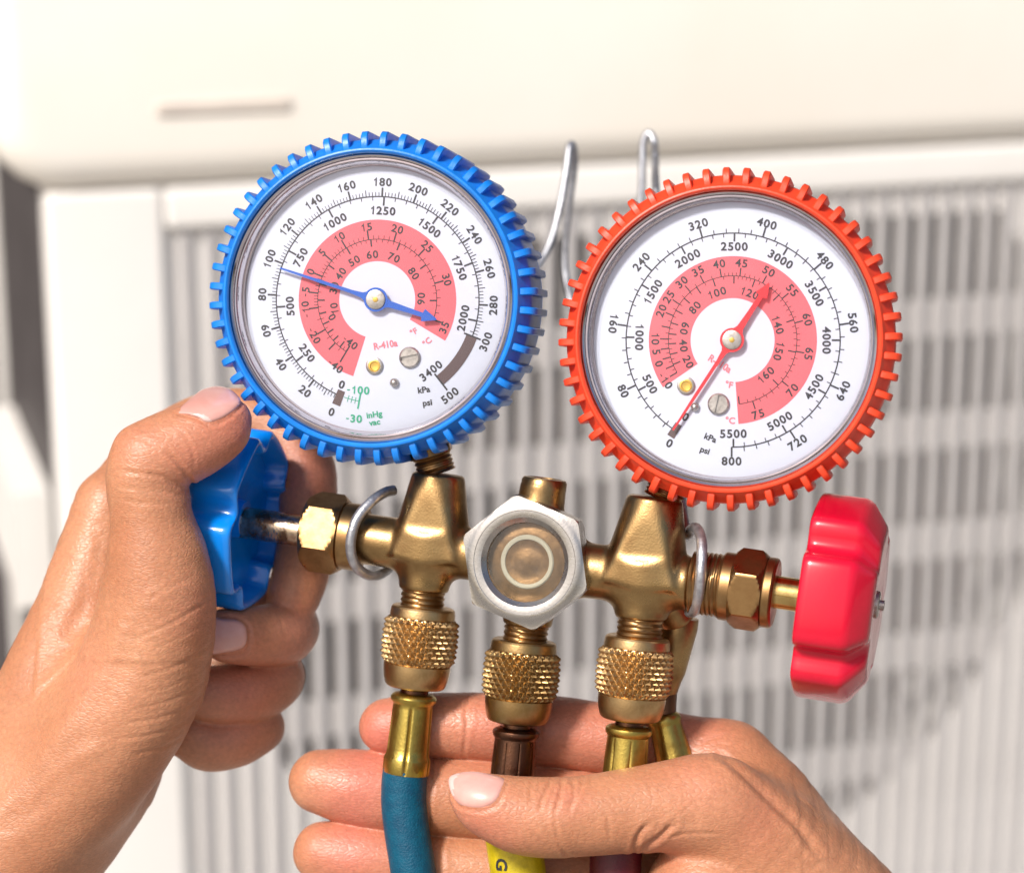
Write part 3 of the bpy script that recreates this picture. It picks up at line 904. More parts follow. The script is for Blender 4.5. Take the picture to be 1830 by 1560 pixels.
def gauge(cx, cy, depth, yaw, pitch, k, R_in, R_out, nrib, m_boot, ribphase, stem_from, label, spec):
    """k = design-size multiplier of the ring, dial coordinates are photo pixels"""
    C = P(cx, cy, depth); s = Sc(C)
    N = np.array([-math.sin(yaw) * math.cos(pitch), -math.cos(yaw) * math.cos(pitch), -math.sin(pitch)])
    X = unit(np.cross(ZV, -N)) * -1.0
    X = unit(np.cross(N, ZV)) * -1.0
    if X[0] < 0: X = -X
    Z = unit(np.cross(X, -N)); 
    if Z[2] < 0: Z = -Z
    def G(x, z, d): return C + (X * x + Z * z + N * d) * s
    def Gp(a): a = np.asarray(a, float); return C + (np.outer(a[:, 0], X) + np.outer(a[:, 1], Z) + np.outer(a[:, 2], N)) * s
    def glathe(prof, n=128, rf=None, close=False, caps=True, ox=0, oz=0):
        g = Geo(); lathe(g, G(ox, oz, 0), N, [(t * s, r * s) for t, r in prof], n, rf=rf, ref=Z, close=close)
        if not caps and not close: g.f = g.f[:-2]
        return g
    RI, RO = R_in, R_out
    # case (the part everything else belongs to)
    g = glathe([(-170, 30), (-172, RI - 60), (-168, RI - 12), (-160, RI - 2), (-4, RI - 1), (-4, RI - 8), (-20, RI - 10), (-20, 5)], 128)
    case = mesh_obj('pressure_gauge', g, M['darkmetal'], mroot, label=label)
    ox, oz = spec['ring']; dr = spec['dr']
    # rubber boot with its ribs
    g = glathe([(22, RI + 1), (33, RI + 1), (37, RI + 3), (39, RI + 6), (38, RI + 9), (33, RI + 12), (14, RI + 19), (4, RO - 17), (-10, RO - 14), (-150, RO - 12), (-165, RO - 19), (-170, RO - 28), (-171, RI - 30), (-166, RI - 30), (-160, RI), (-20, RI)], 208, close=True, ox=ox, oz=oz)
    for i in range(nrib):
        t = 2 * math.pi * (i + ribphase) / nrib
        er = np.array([math.cos(t), math.sin(t)]); et = np.array([-math.sin(t), math.cos(t)])
        def rp(r, w, d): return [ox + er[0] * r + et[0] * w, oz + er[1] * r + et[1] * w, d]
        wd = 6.6
        prof = [(RI + 11, 30), (RI + 15, 31), (RO - 14, 28), (RO - 7, 23), (RO - 2.5, 15), (RO - 1, 6), (RO - 1, -135), (RO - 6, -144), (RO - 22, -146), (RO - 22, -20)]
        V = []
        for r, d in prof:
            for w in (-wd, -wd * .72, wd * .72, wd):
                rr = r if abs(w) < wd else r - 2.2
                dd = d if abs(w) < wd else d - (2.2 if d > 0 else 0)
                V.append(rp(rr, w, dd))
        F = []
        for a in range(len(prof) - 1):
            for b in range(3): F.append((a * 4 + b, a * 4 + b + 1, (a + 1) * 4 + b + 1, (a + 1) * 4 + b))
        F.append(tuple(a * 4 for a in range(len(prof)))[::-1]); F.append(tuple(a * 4 + 3 for a in range(len(prof))))
        g.add(Gp(V), F)
    mesh_obj('rubber_boot', g, m_boot, case, ang=38)
    # bezel
    g = glathe([(18, RI + 0.5), (30, RI), (32, RI - 2), (30, RI - 5), (20, RI - 6.5), (19, RI - 9), (26, RI - 10.5), (27, RI - 12), (24, RI - 14), (12, dr + 3), (7, dr + 1), (7, RI - 5)], 160, close=True, ox=ox * .9, oz=oz * .9)
    mesh_obj('bezel', g, M['chrome'], case, ang=30)
    g = glathe([(7.5, dr + 1), (3, dr), (-2, dr - 1), (-2, RI - 6), (7.5, RI - 6)], 160, close=True, ox=ox * .6, oz=oz * .6)
    mesh_obj('inner_ring', g, mat('inner_ring_metal', (0.55, 0.47, 0.46), 0.22, 1.0), case)
    # lens: low dome
    g = glathe([(21, RI - 13), (24.5, RI - 15), (25, RI - 18), (22.5, RI - 20), (22.8, RI - 23), (26, RI - 60), (28, 90), (29, 1)], 128, caps=False, ox=ox * .8, oz=oz * .8)
    mesh_obj('lens', g, M['lens'], case)
    # dial
    DR = dr + 3
    g = glathe([(-4, DR), (0, DR), (0, 1)], 128)
    mesh_obj('dial_face', g, M['dial'], case)
    pol = lambda r, a: (r * math.sin(R_(a)), r * math.cos(R_(a)))
    def band(g, r0, r1, a0, a1, d, n=90):
        V = []
        for i in range(n + 1):
            a = a0 + (a1 - a0) * i / n
            V.append([*pol(r0, a), d]); V.append([*pol(r1, a), d])
        g.add(Gp(V), [(2 * i, 2 * i + 1, 2 * i + 3, 2 * i + 2) for i in range(n)])
    def tick(g, r0, r1, a, w, d):
        (x0, z0), (x1, z1) = pol(r0, a), pol(r1, a)
        w = w * 1.3
        nx, nz = math.cos(R_(a)) * w / 2, -math.sin(R_(a)) * w / 2
        g.add(Gp([[x0 - nx, z0 - nz, d], [x1 - nx, z1 - nz, d], [x1 + nx, z1 + nz, d], [x0 + nx, z0 + nz, d]]), [(0, 3, 2, 1)])
    def text(g, st, x, z, rot, h, d, cond=1.06):
        """rot: clockwise degrees, h: digit height"""
        v, f = text_mesh(st)
        ch = measure()
        v = v - (v.max(0) + v.min(0)) / 2 if st not in ('kPa', 'psi', 'inHg', 'vac') else v - np.array([(v[:, 0].max() + v[:, 0].min()) / 2, ch / 2])
        v = v * np.array([h / ch * cond, h / ch])
        c_, s_ = math.cos(R_(-rot)), math.sin(R_(-rot))
        x2 = v[:, 0] * c_ - v[:, 1] * s_ + x; z2 = v[:, 0] * s_ + v[:, 1] * c_ + z
        g.add(Gp(np.stack([x2, z2, np.full(len(x2), d)], 1)), f)
    b = spec['band']
    g = Geo(); band(g, b[0], b[1], b[2], b[3], 0.5); mesh_obj('coloured_band', g, M['pink'], case, flat=True)
    # scales
    g = Geo(); gt = Geo(); gb = Geo(); gp = Geo(); gg = Geo(); gx = Geo()
    spec['draw'](dict(band=band, tick=tick, text=text, pol=pol), g, gt, gb, gp, gg, gx)
    mesh_obj('scale_marks', g, M['black'], case, flat=True)
    mesh_obj('numerals', gt, M['black'], case, flat=True)
    mesh_obj('zero_block', gb, M['brown'], case, flat=True)
    if gx.n: mesh_obj('overload_block', gx, M['brown'], case, flat=True)
    mesh_obj('refrigerant_print', gp, M['pinktext'], case, flat=True)
    if gg.n: mesh_obj('vacuum_print', gg, M['green'], case, flat=True)
    # needle
    a = R_(spec['needle'][0]); rt = spec['needle'][1]; rtail = spec['needle'][2]
    ca, sa = math.cos(a), math.sin(a)
    def np_(r, w, d): return [r * sa + w * ca, r * ca - w * sa, d]
    g = Geo()
    out = [(rt, 1.2), (rt * .6, 2.2), (46, 3.2), (26, 5.0), (12, 13), (-12, 13), (-26, 6.0), (-60, 4.6), (-rtail + 27, 4.2), (-rtail + 25, 11.5), (-rtail + 2, 2.0), (-rtail, 0.6)]
    out = [(r_, w_ * (1.0 if abs(r_) <= 60 else 1.35 if r_ > 0 else 1.0)) for r_, w_ in out]
    V = [np_(r, w, 14) for r, w in out] + [np_(r, -w, 14) for r, w in out[::-1]]
    V2 = [[x, z, 11.0] for x, z, d in V]
    n = len(V)
    g.add(Gp(V + V2), [tuple(range(n)), tuple(range(n, 2 * n))[::-1]] + [(i, (i + 1) % n, n + (i + 1) % n, n + i) for i in range(n)])
    lathe(g, G(0, 0, 10.5), N, [(0, 18 * s), (0.6, 21.5 * s), (4, 21.5 * s), (4.2, 5 * s)], 48, ref=Z)
    nd = mesh_obj('needle', g, spec['nmat'], case, ang=30)
    g = glathe([(2, 8), (10, 17.5), (15, 18), (17, 17), (17.5, 15), (17.3, 1)], 48); mesh_obj('needle_hub', g, M['rivet'], nd) if False else mesh_obj('needle_hub', g, M['rivet'], case)
    g = glathe([(17, 5), (18.6, 4.5), (19, 1)], 24); mesh_obj('needle_pin', g, M['gold'], case)
    # screws on the dial
    for (x, z, r, kind) in spec['screws']:
        g = Geo()
        pc = G(x, z, 0.3)
        if kind == 'slot':
            lathe(g, pc, N, [(0, r * s), (4, r * s), (6, (r - 3) * s)], 40, ref=Z)
            g.f = g.f[:-1]
            # slotted top: two half discs
            V = []; F = []
            sl = 3.4
            for sd in (1, -1):
                n0 = len(V); kk = 14
                t0 = math.asin(sl / (r - 3))
                for i in range(kk + 1):
                    t = t0 + (math.pi - 2 * t0) * i / kk
                    xx, zz = (r - 3) * math.cos(t), sd * (r - 3) * math.sin(t)
                    rr_ = spec['slotrot']
                    V.append([x + xx * math.cos(rr_) - zz * math.sin(rr_), z + xx * math.sin(rr_) + zz * math.cos(rr_), 6.3])
                F.append(tuple(range(n0, n0 + kk + 1)) if sd > 0 else tuple(range(n0, n0 + kk + 1))[::-1])
            g.add(Gp(V), F)
            V = [[x + (r - 3) * math.cos(t), z + (r - 3) * math.sin(t), 1.0] for t in np.linspace(0, 2 * math.pi, 28, endpoint=False)]
            g.add(Gp(V), [tuple(range(28))])
            mesh_obj('dial_screw', g, M['rivet'], case)
        elif kind == 'gold':
            lathe(g, pc, N, [(0, r * s), (3, r * s), (4, (r - 2) * s), (4, (r - 5) * s), (1, (r - 6) * s), (0.5, 0.5)], 36, ref=Z)
            rv = mesh_obj('dial_rivet', g, M['gold'], case)
            g = Geo(); lathe(g, pc, N, [(0, (r + 2.5) * s), (3.2, (r + 2.5) * s), (4.2, (r + 0.5) * s), (4.2, (r - 1.8) * s), (0, (r - 1.8) * s)], 36, ref=Z, close=True)
            mesh_obj('rivet_washer', g, M['rivet'], case)
        else:
            lathe(g, pc, N, [(0, r * s), (5, r * s), (9, (r - 2) * s), (11, (r - 5) * s), (11.5, 0.5)], 28, ref=Z)
            mesh_obj('stop_pin', g, M['rivet'], case)
    # stem down to the manifold
    tgt, ctr = stem_from
    g = Geo(); q = tgt
    up = unit(G(0, 0, -85) - tgt)
    thr = lambda t, th, r: r + 1.6 * math.sin(t / 7.5 * 2 * math.pi)
    lathe(g, tgt - up * 10, up, [(i * 2.0, 34) for i in range(18)], 40, rf=thr)
    lathe(g, tgt + up * 22, up, [(0, 30), (2, 40), (26, 41), (120, 41)], 48, rf=lambda t, th, r: min(r, hexr(44, 0.4)(th)) if r > 35 else r)
    mesh_obj('gauge_stem', g, M['brass_nut'], case, ang=30)
    return G

def draw_blue(f, g, gt, gb, gp, gg, gx):
    band, tick, text, pol = f['band'], f['tick'], f['text'], f['pol']
    R = 184
    ps = lambda p: -158.9 + p * 0.9
    kp = lambda k: ps(k * 0.145038)
    band(g, R - 1.0, R + 1.0, ps(0), ps(300), 0.7)
    for p in range(0, 301, 2):
        if p % 20 == 0 and p > 0: tick(g, R, R + 16, ps(p), 2.4, 0.8)
        elif p % 10 == 0 and p > 0: tick(g, R, R + 12, ps(p), 1.1, 0.8)
        else: tick(g, R, R + 8, ps(p), 0.9, 0.8)
    for k in range(50, 2051, 50):
        if k % 250 == 0: tick(g, R - 16, R, kp(k), 2.4, 0.8)
        elif kp(k) < ps(300): tick(g, R - 7, R, kp(k), 1.0, 0.8)
    for p in range(20, 301, 20):
        a = ps(p); rot = a
        if a < -95 or False: rot = a + 180
        if a > 90: rot = a - 180
        x, z = pol(210, a); text(gt, str(p), x, z, rot, 15, 0.9)
    for k in range(250, 2001, 250):
        a = kp(k); rot = a
        if a < -95: rot = a + 180
        if a > 90: rot = a - 180
        x, z = pol(159, a); text(gt, str(k), x, z, rot, 15, 0.9)
    text(gt, '0', -65, -151, 20, 15, 0.9); text(gt, '0', -84, -200, 20, 15, 0.9)
    text(gt, '3400', 97, -127, -38, 15, 0.9); text(gt, '500', 131, -171, -38, 15, 0.9)
    text(gt, 'kPa', 84, -160, -8, 11.5, 0.9); text(gt, 'psi', 90, -183, -8, 11.5, 0.9)
    band(gx, 173, 193, 111, 142, 0.9); tick(g, 168, 196, 111, 2.2, 1.0); tick(g, 168, 205, 142, 2.4, 1.0)
    # zero block
    band(gb, 174.5, 202, -160.2, -155.8, 0.9, 8)
    # inner scales
    Ri = 108
    C = {-40: -148.5, -30: -135, -20: -119, -10: -97, -5: -83.3, 0: -67, 5: -49.4, 10: -31, 15: -7.9, 20: 16.6, 25: 44, 30: 74.7, 35: 109.5}
    Fh = {-40: -148.5, -30: -141, -20: -132, -10: -123, 0: -113.5, 10: -103, 20: -90, 30: -74.3, 40: -54.5, 50: -30.5, 60: -5.8, 70: 22.5, 80: 55.2, 90: 91.2}
    band(g, Ri - .8, Ri + .8, -148.5, 109.5, 0.7)
    ck = sorted(C); fk = sorted(Fh)
    for c, a in C.items():
        tick(g, Ri, Ri + (17 if c > -40 else 22), a, 2.3, 0.8)
    for c0, c1 in zip(ck[:-1], ck[1:]):
        nn = 5 if c0 >= -10 else 2
        for j in range(1, nn): tick(g, Ri, Ri + 7, C[c0] + (C[c1] - C[c0]) * j / nn, 1.0, 0.8)
    for c, a in Fh.items(): tick(g, Ri - 13, Ri, a, 2.3, 0.8)
    for c0, c1 in zip(fk[:-1], fk[1:]):
        nn = 5 if c0 >= 30 else 2
        for j in range(1, nn): tick(g, Ri - 6, Ri, Fh[c0] + (Fh[c1] - Fh[c0]) * j / nn, 1.0, 0.8)
    for c, da in ((-20, 0), (-10, 0), (-5, 0), (0, 0), (5, 0), (10, 0), (15, 0), (20, 0), (25, 0), (30, 0), (35, 3)):
        a = C[c] + da; rot = a
        if a < -100: rot = a + 180
        if a > 100: rot = a - 180
        x, z = pol(131, a); text(gt, str(c), x, z, rot, 14.5, 0.9)
    text(gt, '-40', -76, -118, 38, 14.5, 0.9); text(gt, '-40', -49, -76, 38, 14.5, 0.9)
    for c in (30, 40, 50, 60, 70, 80): x, z = pol(81, Fh[c]); text(gt, str(c), x, z, Fh[c], 14.5, 0.9)
    x, z = pol(80, 89); text(gt, '90', x, z, -88, 14.5, 0.9)
    x, z = pol(81, -102); text(gt, '0', -82, -30.5, 60, 14.5, 0.9); text(gt, '10', -78, -14.5, -97, 14.5, 0.9)
    text(gp, 'R-410a', 15, -80, -9, 13, 0.9, 0.9)
    text(gp, '°F', 66, -57, -30, 11, 0.9); text(gp, '°C', 90, -75, -40, 11, 0.9)
    band(gg, R - .6, R + .6, -169.5, -160.5, 0.7, 10); tick(gg, R - 16, R + 14, -169.5, 2.2, 0.8)
    for j in (1, 2, 3): tick(gg, R - 6, R + 6, -161 - 2.1 * j, 0.9, 0.8)
    text(gg, '-100', -35, -161, 4, 14.5, 0.9); text(gg, '-30', -43, -212, 4, 14.5, 0.9)
    text(gg, 'inHg', -6, -204, -8, 11, 0.9); text(gg, 'vac', -6, -218, -8, 11, 0.9)

def draw_red(f, g, gt, gb, gp, gg, gx):
    band, tick, text, pol = f['band'], f['tick'], f['text'], f['pol']
    R = 191
    ps = lambda p: -147.5 + p * 0.41
    kp = lambda k: ps(k * 0.145038)
    band(g, R - 1.1, R + 1.1, ps(0), ps(800), 0.7)
    for i in range(0, 51):
        p = i * 16
        if p % 80 == 0 and p > 0: tick(g, R, R + 17, ps(p), 2.4, 0.8)
        elif p > 0: tick(g, R, R + 8, ps(p), 1.3, 0.8)
    for k in range(100, 5501, 100):
        if k % 500 == 0: tick(g, R - 15, R, kp(k), 2.4, 0.8)
        else: tick(g, R - 7.5, R, kp(k), 1.2, 0.8)
    for p in range(80, 801, 80):
        a = ps(p); rot = a
        if a < -75: rot = a + 180
        if a > 100: rot = a - 180
        x, z = pol(216, a); text(gt, str(p), x, z, rot, 15.5, 0.9)
    for k in range(500, 5501, 500):
        a = kp(k); rot = a
        if a < -75: rot = a + 180
        if a > 100: rot = a - 180
        x, z = pol(167, a); text(gt, str(k), x, z, rot, 15.5, 0.9)
    text(gt, '0', -84, -137, 28, 15.5, 0.9); text(gt, '0', -113, -184, 26, 15.5, 0.9)
    text(gt, 'kPa', -39, -174, 22, 11.5, 0.9); text(gt, 'psi', -49, -196, 20, 11.5, 0.9)
    band(gb, 178, 205, -149.3, -145.2, 0.9, 6)
    Ri = 114.6
    C = {-10: -120, -5: -113, 0: -105, 5: -97, 10: -88.7, 15: -78.5, 20: -67.3, 25: -55.7, 30: -40.9, 35: -26.4, 40: -9.9, 45: 6.7, 50: 28, 55: 50.3, 60: 74.9, 65: 100.4, 70: 129.8, 75: 161.8}
    Fh = {20: -112, 30: -102.5, 40: -93, 50: -84, 60: -74, 70: -62, 80: -48.9, 90: -34, 100: -17.6, 110: 1.5, 120: 20.5, 130: 46, 140: 71.9, 150: 101, 160: 134.6, 170: 174}
    band(g, Ri - .8, Ri + .8, -120, 174, 0.7)
    ck = sorted(C); fk = sorted(Fh)
    for c, a in C.items(): tick(g, Ri, Ri + 15, a, 2.0, 0.8)
    for c0, c1 in zip(ck[:-1], ck[1:]):
        nn = 5 if c0 >= 40 else 2
        for j in range(1, nn): tick(g, Ri, Ri + 6, C[c0] + (C[c1] - C[c0]) * j / nn, 1.1, 0.8)
    for c, a in Fh.items(): tick(g, Ri - 14, Ri, a, 2.0, 0.8)
    for c0, c1 in zip(fk[:-1], fk[1:]):
        nn = 5 if c0 >= 110 else 2
        for j in range(1, nn): tick(g, Ri - 6, Ri, Fh[c0] + (Fh[c1] - Fh[c0]) * j / nn, 1.1, 0.8)
    for c in (20, 25, 30, 35, 40, 45, 50, 55, 60, 65):
        x, z = pol(138, C[c]); text(gt, str(c), x, z, C[c], 15, 0.9)
    for c, a in ((10, -89), (5, -98.5), (0, -107.5)): x, z = pol(138, a); text(gt, str(c), x, z, a + 180, 15, 0.9)
    x, z = pol(140, -121); text(gt, '-10', x, z, 55, 15, 0.9)
    x, z = pol(139, 130); text(gt, '70', x, z, -50, 15, 0.9); x, z = pol(140, 161); text(gt, '75', x, z, -18, 15, 0.9)
    for c in (80, 100, 120): x, z = pol(89, Fh[c]); text(gt, str(c), x, z, Fh[c], 15, 0.9)
    for c, a in ((20, -116), (40, -96), (60, -76)): x, z = pol(88, a); text(gt, str(c), x, z, a + 180, 15, 0.9)
    for c, a in ((140, 72), (150, 104)): x, z = pol(85, a); text(gt, str(c), x, z, a if c == 140 else 104, 15, 0.9)
    x, z = pol(86, 136); text(gt, '160', x, z, -42, 15, 0.9)
    text(gp, 'R-410a', -22, -42, 32, 13.5, 0.9, 0.9)
    text(gp, '°F', -6, -79, 10, 12, 0.9); text(gp, '°C', -4, -143, 5, 12, 0.9)

stL = Mp(778, 836); stR = Mp(1187, 884)
GB = gauge(674, 536, -62, R_(7.5), R_(1.5), 1, 256, 299, 52, M['blue'], 0.3, (stL, None), 'blue rubber-booted low pressure dial gauge, needle near ninety',
      dict(dr=237, ring=(-7, 2), band=(69, 143, -162, 121), needle=(-71.7, 183, 115), nmat=M['needle_blue'], draw=draw_blue, slotrot=0.2,
           screws=[(59, -103, 19, 'slot'), (-5, -118, 13, 'gold'), (31, -148, 8, 'pin')]))
GR = gauge(1309, 608, -150, R_(8.5), R_(1.0), 1, 263, 308, 52, M['red'], 0.1, (stR, None), 'red rubber-booted high pressure dial gauge, needle resting on zero',
      dict(dr=246, ring=(-6, 1), band=(75, 150, -124, 176), needle=(-146.6, 192, 120), nmat=M['needle_red'], draw=draw_red, slotrot=1.35,
           screws=[(-25, -114, 19.5, 'slot'), (-83, -81, 13.5, 'gold'), (-67, -119, 8, 'pin')]))

# printed mark on the yellow hose
g = Geo()
v, f = text_mesh('G')
v = (v - (v.max(0) + v.min(0)) / 2) / measure() * 24
Vg = []
hc = P(920, 1545, Mp(920, 1545)[1])
for a, b in v:
    aa, bb = b, -a                                   # letter lies sideways along the hose
    th = (aa - 16) / 51.0
    Vg.append(Mp(922, 1537) + UH * (51.2 * math.sin(th)) + NV * (51.2 * math.cos(th)) + ZV * bb)
g.add(Vg, f)
r2_hose = [o for o in bpy.data.objects if o.name.startswith('charging_hose') and 'middle' in o['label']][0]
mesh_obj('printed_letter', g, M['black'], [c for c in r2_hose.children if c.name.startswith('hose')][0], flat=True)

# ================================================================== HANDS
def project(V):
    f = D / (D + V[:, 1])
    return V[:, 0] * f + 915.0, 780.0 - V[:, 2] * f

def sample(fl, p):
    q = (p - fl.lo) / fl.h
    i = np.clip(np.floor(q).astype(int), 0, fl.n - 2); t = q - i
    out = 0
    for a in (0, 1):
        for b in (0, 1):
            for c in (0, 1):
                w = (t[:, 0] if a else 1 - t[:, 0]) * (t[:, 1] if b else 1 - t[:, 1]) * (t[:, 2] if c else 1 - t[:, 2])
                out = out + w * fl.F[i[:, 0] + a, i[:, 1] + b, i[:, 2] + c]
    return out

def conv(ch):
    return [(*P(x, y, d), r * (D + d) / D) for x, y, d, r in ch]

def seg_dist(px, py, poly):
    best = np.full(len(px), 1e9)
    for (x0, y0), (x1, y1) in zip(poly[:-1], poly[1:]):
        dx, dy = x1 - x0, y1 - y0
        t = np.clip(((px - x0) * dx + (py - y0) * dy) / (dx * dx + dy * dy + 1e-9), 0, 1)
        best = np.minimum(best, np.hypot(px - x0 - t * dx, py - y0 - t * dy))
    return best

def build_hand(name, parent, lo, hi, h, palm, fingers, creases, bumps, flush, nails, label, kpalm=34):
    A = np.array([P(*q) for q in ((lo[0], lo[1], lo[2]), (hi[0], hi[1], hi[2]), (lo[0], lo[1], hi[2]), (hi[0], hi[1], lo[2]))])
    fl = Field(A.min(0), A.max(0), h)
    for ch, k in palm:
        sl, d = chain_field(fl, conv(ch), 5)
        fl.F[sl] = smin(fl.F[sl], d, k)
    base = fl.F.copy()
    for ch, kb, ks in fingers:
        sl, d = chain_field(fl, conv(ch), 5)
        a = smin(base[sl], d, kb) if kb > 0 else d
        fl.F[sl] = smin(fl.F[sl], a, ks)
    del base
    V, F = surface_nets(fl)
    V = smooth_mesh(V, F, 5)
    N = vnormals(V, F)
    px, py = project(V)
    front = N[:, 1] < 0.25
    disp = np.zeros(len(V))
    for (bx, by, bd, br, amt) in bumps:
        c = P(bx, by, bd)
        disp += amt * np.exp(-(((V - c) ** 2).sum(1)) / (br * br))
    for poly, wdt, dep, (d0, d1) in creases:
        pc = catmull(np.array([(x, y, 0) for x, y in poly], float), 6)[:, :2]
        m = front & (V[:, 1] > d0) & (V[:, 1] < d1)
        m &= (px > pc[:, 0].min() - 20) & (px < pc[:, 0].max() + 20) & (py > pc[:, 1].min() - 20) & (py < pc[:, 1].max() + 20)
        ii = np.nonzero(m)[0]
        if len(ii) == 0: continue
        dd = seg_dist(px[ii], py[ii], pc)
        # fade the ends
        e0 = np.hypot(px[ii] - pc[0, 0], py[ii] - pc[0, 1]); e1 = np.hypot(px[ii] - pc[-1, 0], py[ii] - pc[-1, 1])
        fd = np.clip(np.minimum(e0, e1) / 14.0, 0.0, 1.0)
        disp[ii] -= dep * fd * np.exp(-(dd / wdt) ** 2) - dep * 0.35 * fd * np.exp(-((dd - 2.2 * wdt) / (1.2 * wdt)) ** 2)
    V = V + N * disp[:, None]
    # organic low frequency unevenness
    V = V + N * (0.7 * np.sin(V[:, 0] / 23.0 + 1.3 * np.sin(V[:, 2] / 31.0)) * np.sin(V[:, 2] / 19.0 + np.sin(V[:, 1] / 27.0)))[:, None]
    g = Geo(); g.add(V, F.tolist())
    ob = mesh_obj(name, g, M['skin'], parent, ang=180, label=label)
    fv = np.zeros(len(V))
    for (bx, by, bd, br, amt) in flush:
        fv += amt * np.exp(-(((V - P(bx, by, bd)) ** 2).sum(1)) / (br * br))
    at = ob.data.attributes.new("flush", 'FLOAT', 'POINT')
    at.data.foreach_set("value", np.clip(fv, 0, 1).astype(np.float32))
    # nails
    for poly, ydep, lift, white in nails:
        pc = np.array(poly, float)
        # closed smooth outline
        n0 = len(pc); cl = []
        for i in range(n0):
            p0, p1, p2, p3 = pc[(i - 1) % n0], pc[i], pc[(i + 1) % n0], pc[(i + 2) % n0]
            for j in range(6):
                t = j / 6
                cl.append(0.5 * ((2 * p1) + (p2 - p0) * t + (2 * p0 - 5 * p1 + 4 * p2 - p3) * t * t + (3 * p1 - p0 - 3 * p2 + p3) * t ** 3))
        cl = np.array(cl); ce = cl.mean(0)
        rings = np.linspace(0.06, 1.0, 12)
        pts = np.concatenate([ce + (cl - ce) * r for r in rings])
        ys = np.linspace(ydep - 110, ydep + 110, 110)
        dep = np.full(len(pts), np.nan)
        for i, (x, y) in enumerate(pts):
            line = np.array([P(x, y, q) for q in ys])
            val = sample(fl, line)
            w = np.nonzero(val < 0)[0]
            if len(w) and w[0] > 0:
                k = w[0]; t = val[k - 1] / (val[k - 1] - val[k]); dep[i] = ys[k - 1] + t * (ys[k] - ys[k - 1])
        ok = ~np.isnan(dep)
        if ok.sum() < 20: continue
        X = (pts - ce) / 30.0
        B = np.stack([np.ones(len(X)), X[:, 0], X[:, 1], X[:, 0] ** 2, X[:, 0] * X[:, 1], X[:, 1] ** 2], 1)
        rr = np.repeat(rings, len(cl))
        sel = ok & (rr < 0.97)
        co_, *_ = np.linalg.lstsq(B[sel], dep[sel], rcond=None)
        df = B @ co_
        nC = len(cl)
        edge = np.clip((rr - 0.82) / 0.18, 0, 1)
        top = np.array([P(x, y, q - lift * (1 - e * e * 0.9)) for (x, y), q, e in zip(pts, df, edge)])
        bot = np.array([P(x, y, q + 7) for (x, y), q in zip(cl, df[-nC:])])
        g = Geo(); F2 = []
        for i in range(len(rings) - 1):
            for j in range(nC): F2.append((i * nC + j, i * nC + (j + 1) % nC, (i + 1) * nC + (j + 1) % nC, (i + 1) * nC + j))
        F2.append(tuple(range(nC))[::-1])
        o1 = (len(rings) - 1) * nC; o2 = len(rings) * nC
        F2 += [(o1 + j, o1 + (j + 1) % nC, o2 + (j + 1) % nC, o2 + j) for j in range(nC)]
        g.add(np.concatenate([top, bot]), F2)
        nl = mesh_obj('fingernail', g, M['nail'], ob, ang=60)
        if white:
            nl.data.materials.append(M['nail_white'])
            wx, wy, wr = white
            for pgn in nl.data.polygons:
                if len(pgn.vertices) > 4: continue
                q = [pts[v] if v < len(pts) else cl[v - len(pts)] for v in pgn.vertices]
                m_ = np.mean(q, 0)
                if (wr > 0 and math.hypot(m_[0] - wx, m_[1] - wy) < wr) or (wr < 0 and math.hypot(m_[0] - wx, m_[1] - wy) > -wr):
                    pgn.material_index = 1
    return ob

person = root('person', P(900, 1700, 0), 'person with bare tanned forearms, only the hands seen, holding hoses and turning the blue knob', 'person')

# left-hand side of the picture: thumb and fingers pinch the blue knob
Lp = [
    ([(282, 1000, -60, 82), (280, 1090, -35, 104), (248, 1215, -10, 117), (190, 1315, 15, 121), (110, 1420, 40, 120), (0, 1530, 70, 128), (-140, 1660, 80, 135), (-380, 1900, 110, 150), (-560, 2080, 130, 160)], 0),
    ([(196, 905, 175, 58), (158, 1050, 160, 76), (90, 1250, 115, 102), (10, 1480, 80, 118), (-120, 1640, 80, 125)], 70),
    ([(215, 1010, 230, 60), (150, 1200, 180, 85), (60, 1420, 110, 105)], 60),
    ([(235, 1120, 250, 58), (180, 1290, 180, 80), (80, 1470, 110, 95)], 60),
    ([(250, 1230, 240, 54), (212, 1370, 160, 76), (125, 1490, 110, 84), (0, 1620, 100, 105)], 50),
]
Lf = [
    # thumb
    ([(408, 752, -62, 42), (385, 768, -68, 60), (340, 790, -76, 69), (285, 815, -84, 72), (262, 845, -84, 72), (268, 905, -76, 73), (276, 965, -66, 78), (282, 1030, -52, 88)], 30, 8),
    # index behind the knob
    ([(196, 905, 175, 58), (285, 800, 290, 54), (400, 748, 330, 54), (495, 770, 320, 56), (545, 840, 285, 55), (548, 930, 262, 50), (540, 1010, 245, 52), (525, 1065, 228, 48)], 22, 8),
    # middle, nail towards the viewer
    ([(215, 1010, 230, 58), (330, 1040, 350, 56), (440, 1075, 345, 56), (506, 1112, 285, 58), (505, 1132, 225, 58), (465, 1136, 165, 55), (415, 1135, 118, 50), (388, 1133, 100, 42)], 22, 12),
    ([(235, 1120, 250, 56), (350, 1180, 345, 54), (450, 1195, 318, 54), (490, 1208, 262, 55), (455, 1235, 200, 56), (395, 1241, 160, 53), (350, 1236, 140, 46)], 22, 4),
    ([(250, 1230, 240, 50), (345, 1290, 320, 48), (430, 1298, 282, 48), (462, 1298, 242, 47), (422, 1318, 200, 52), (375, 1326, 180, 52), (340, 1312, 168, 46)], 22, 4),
]
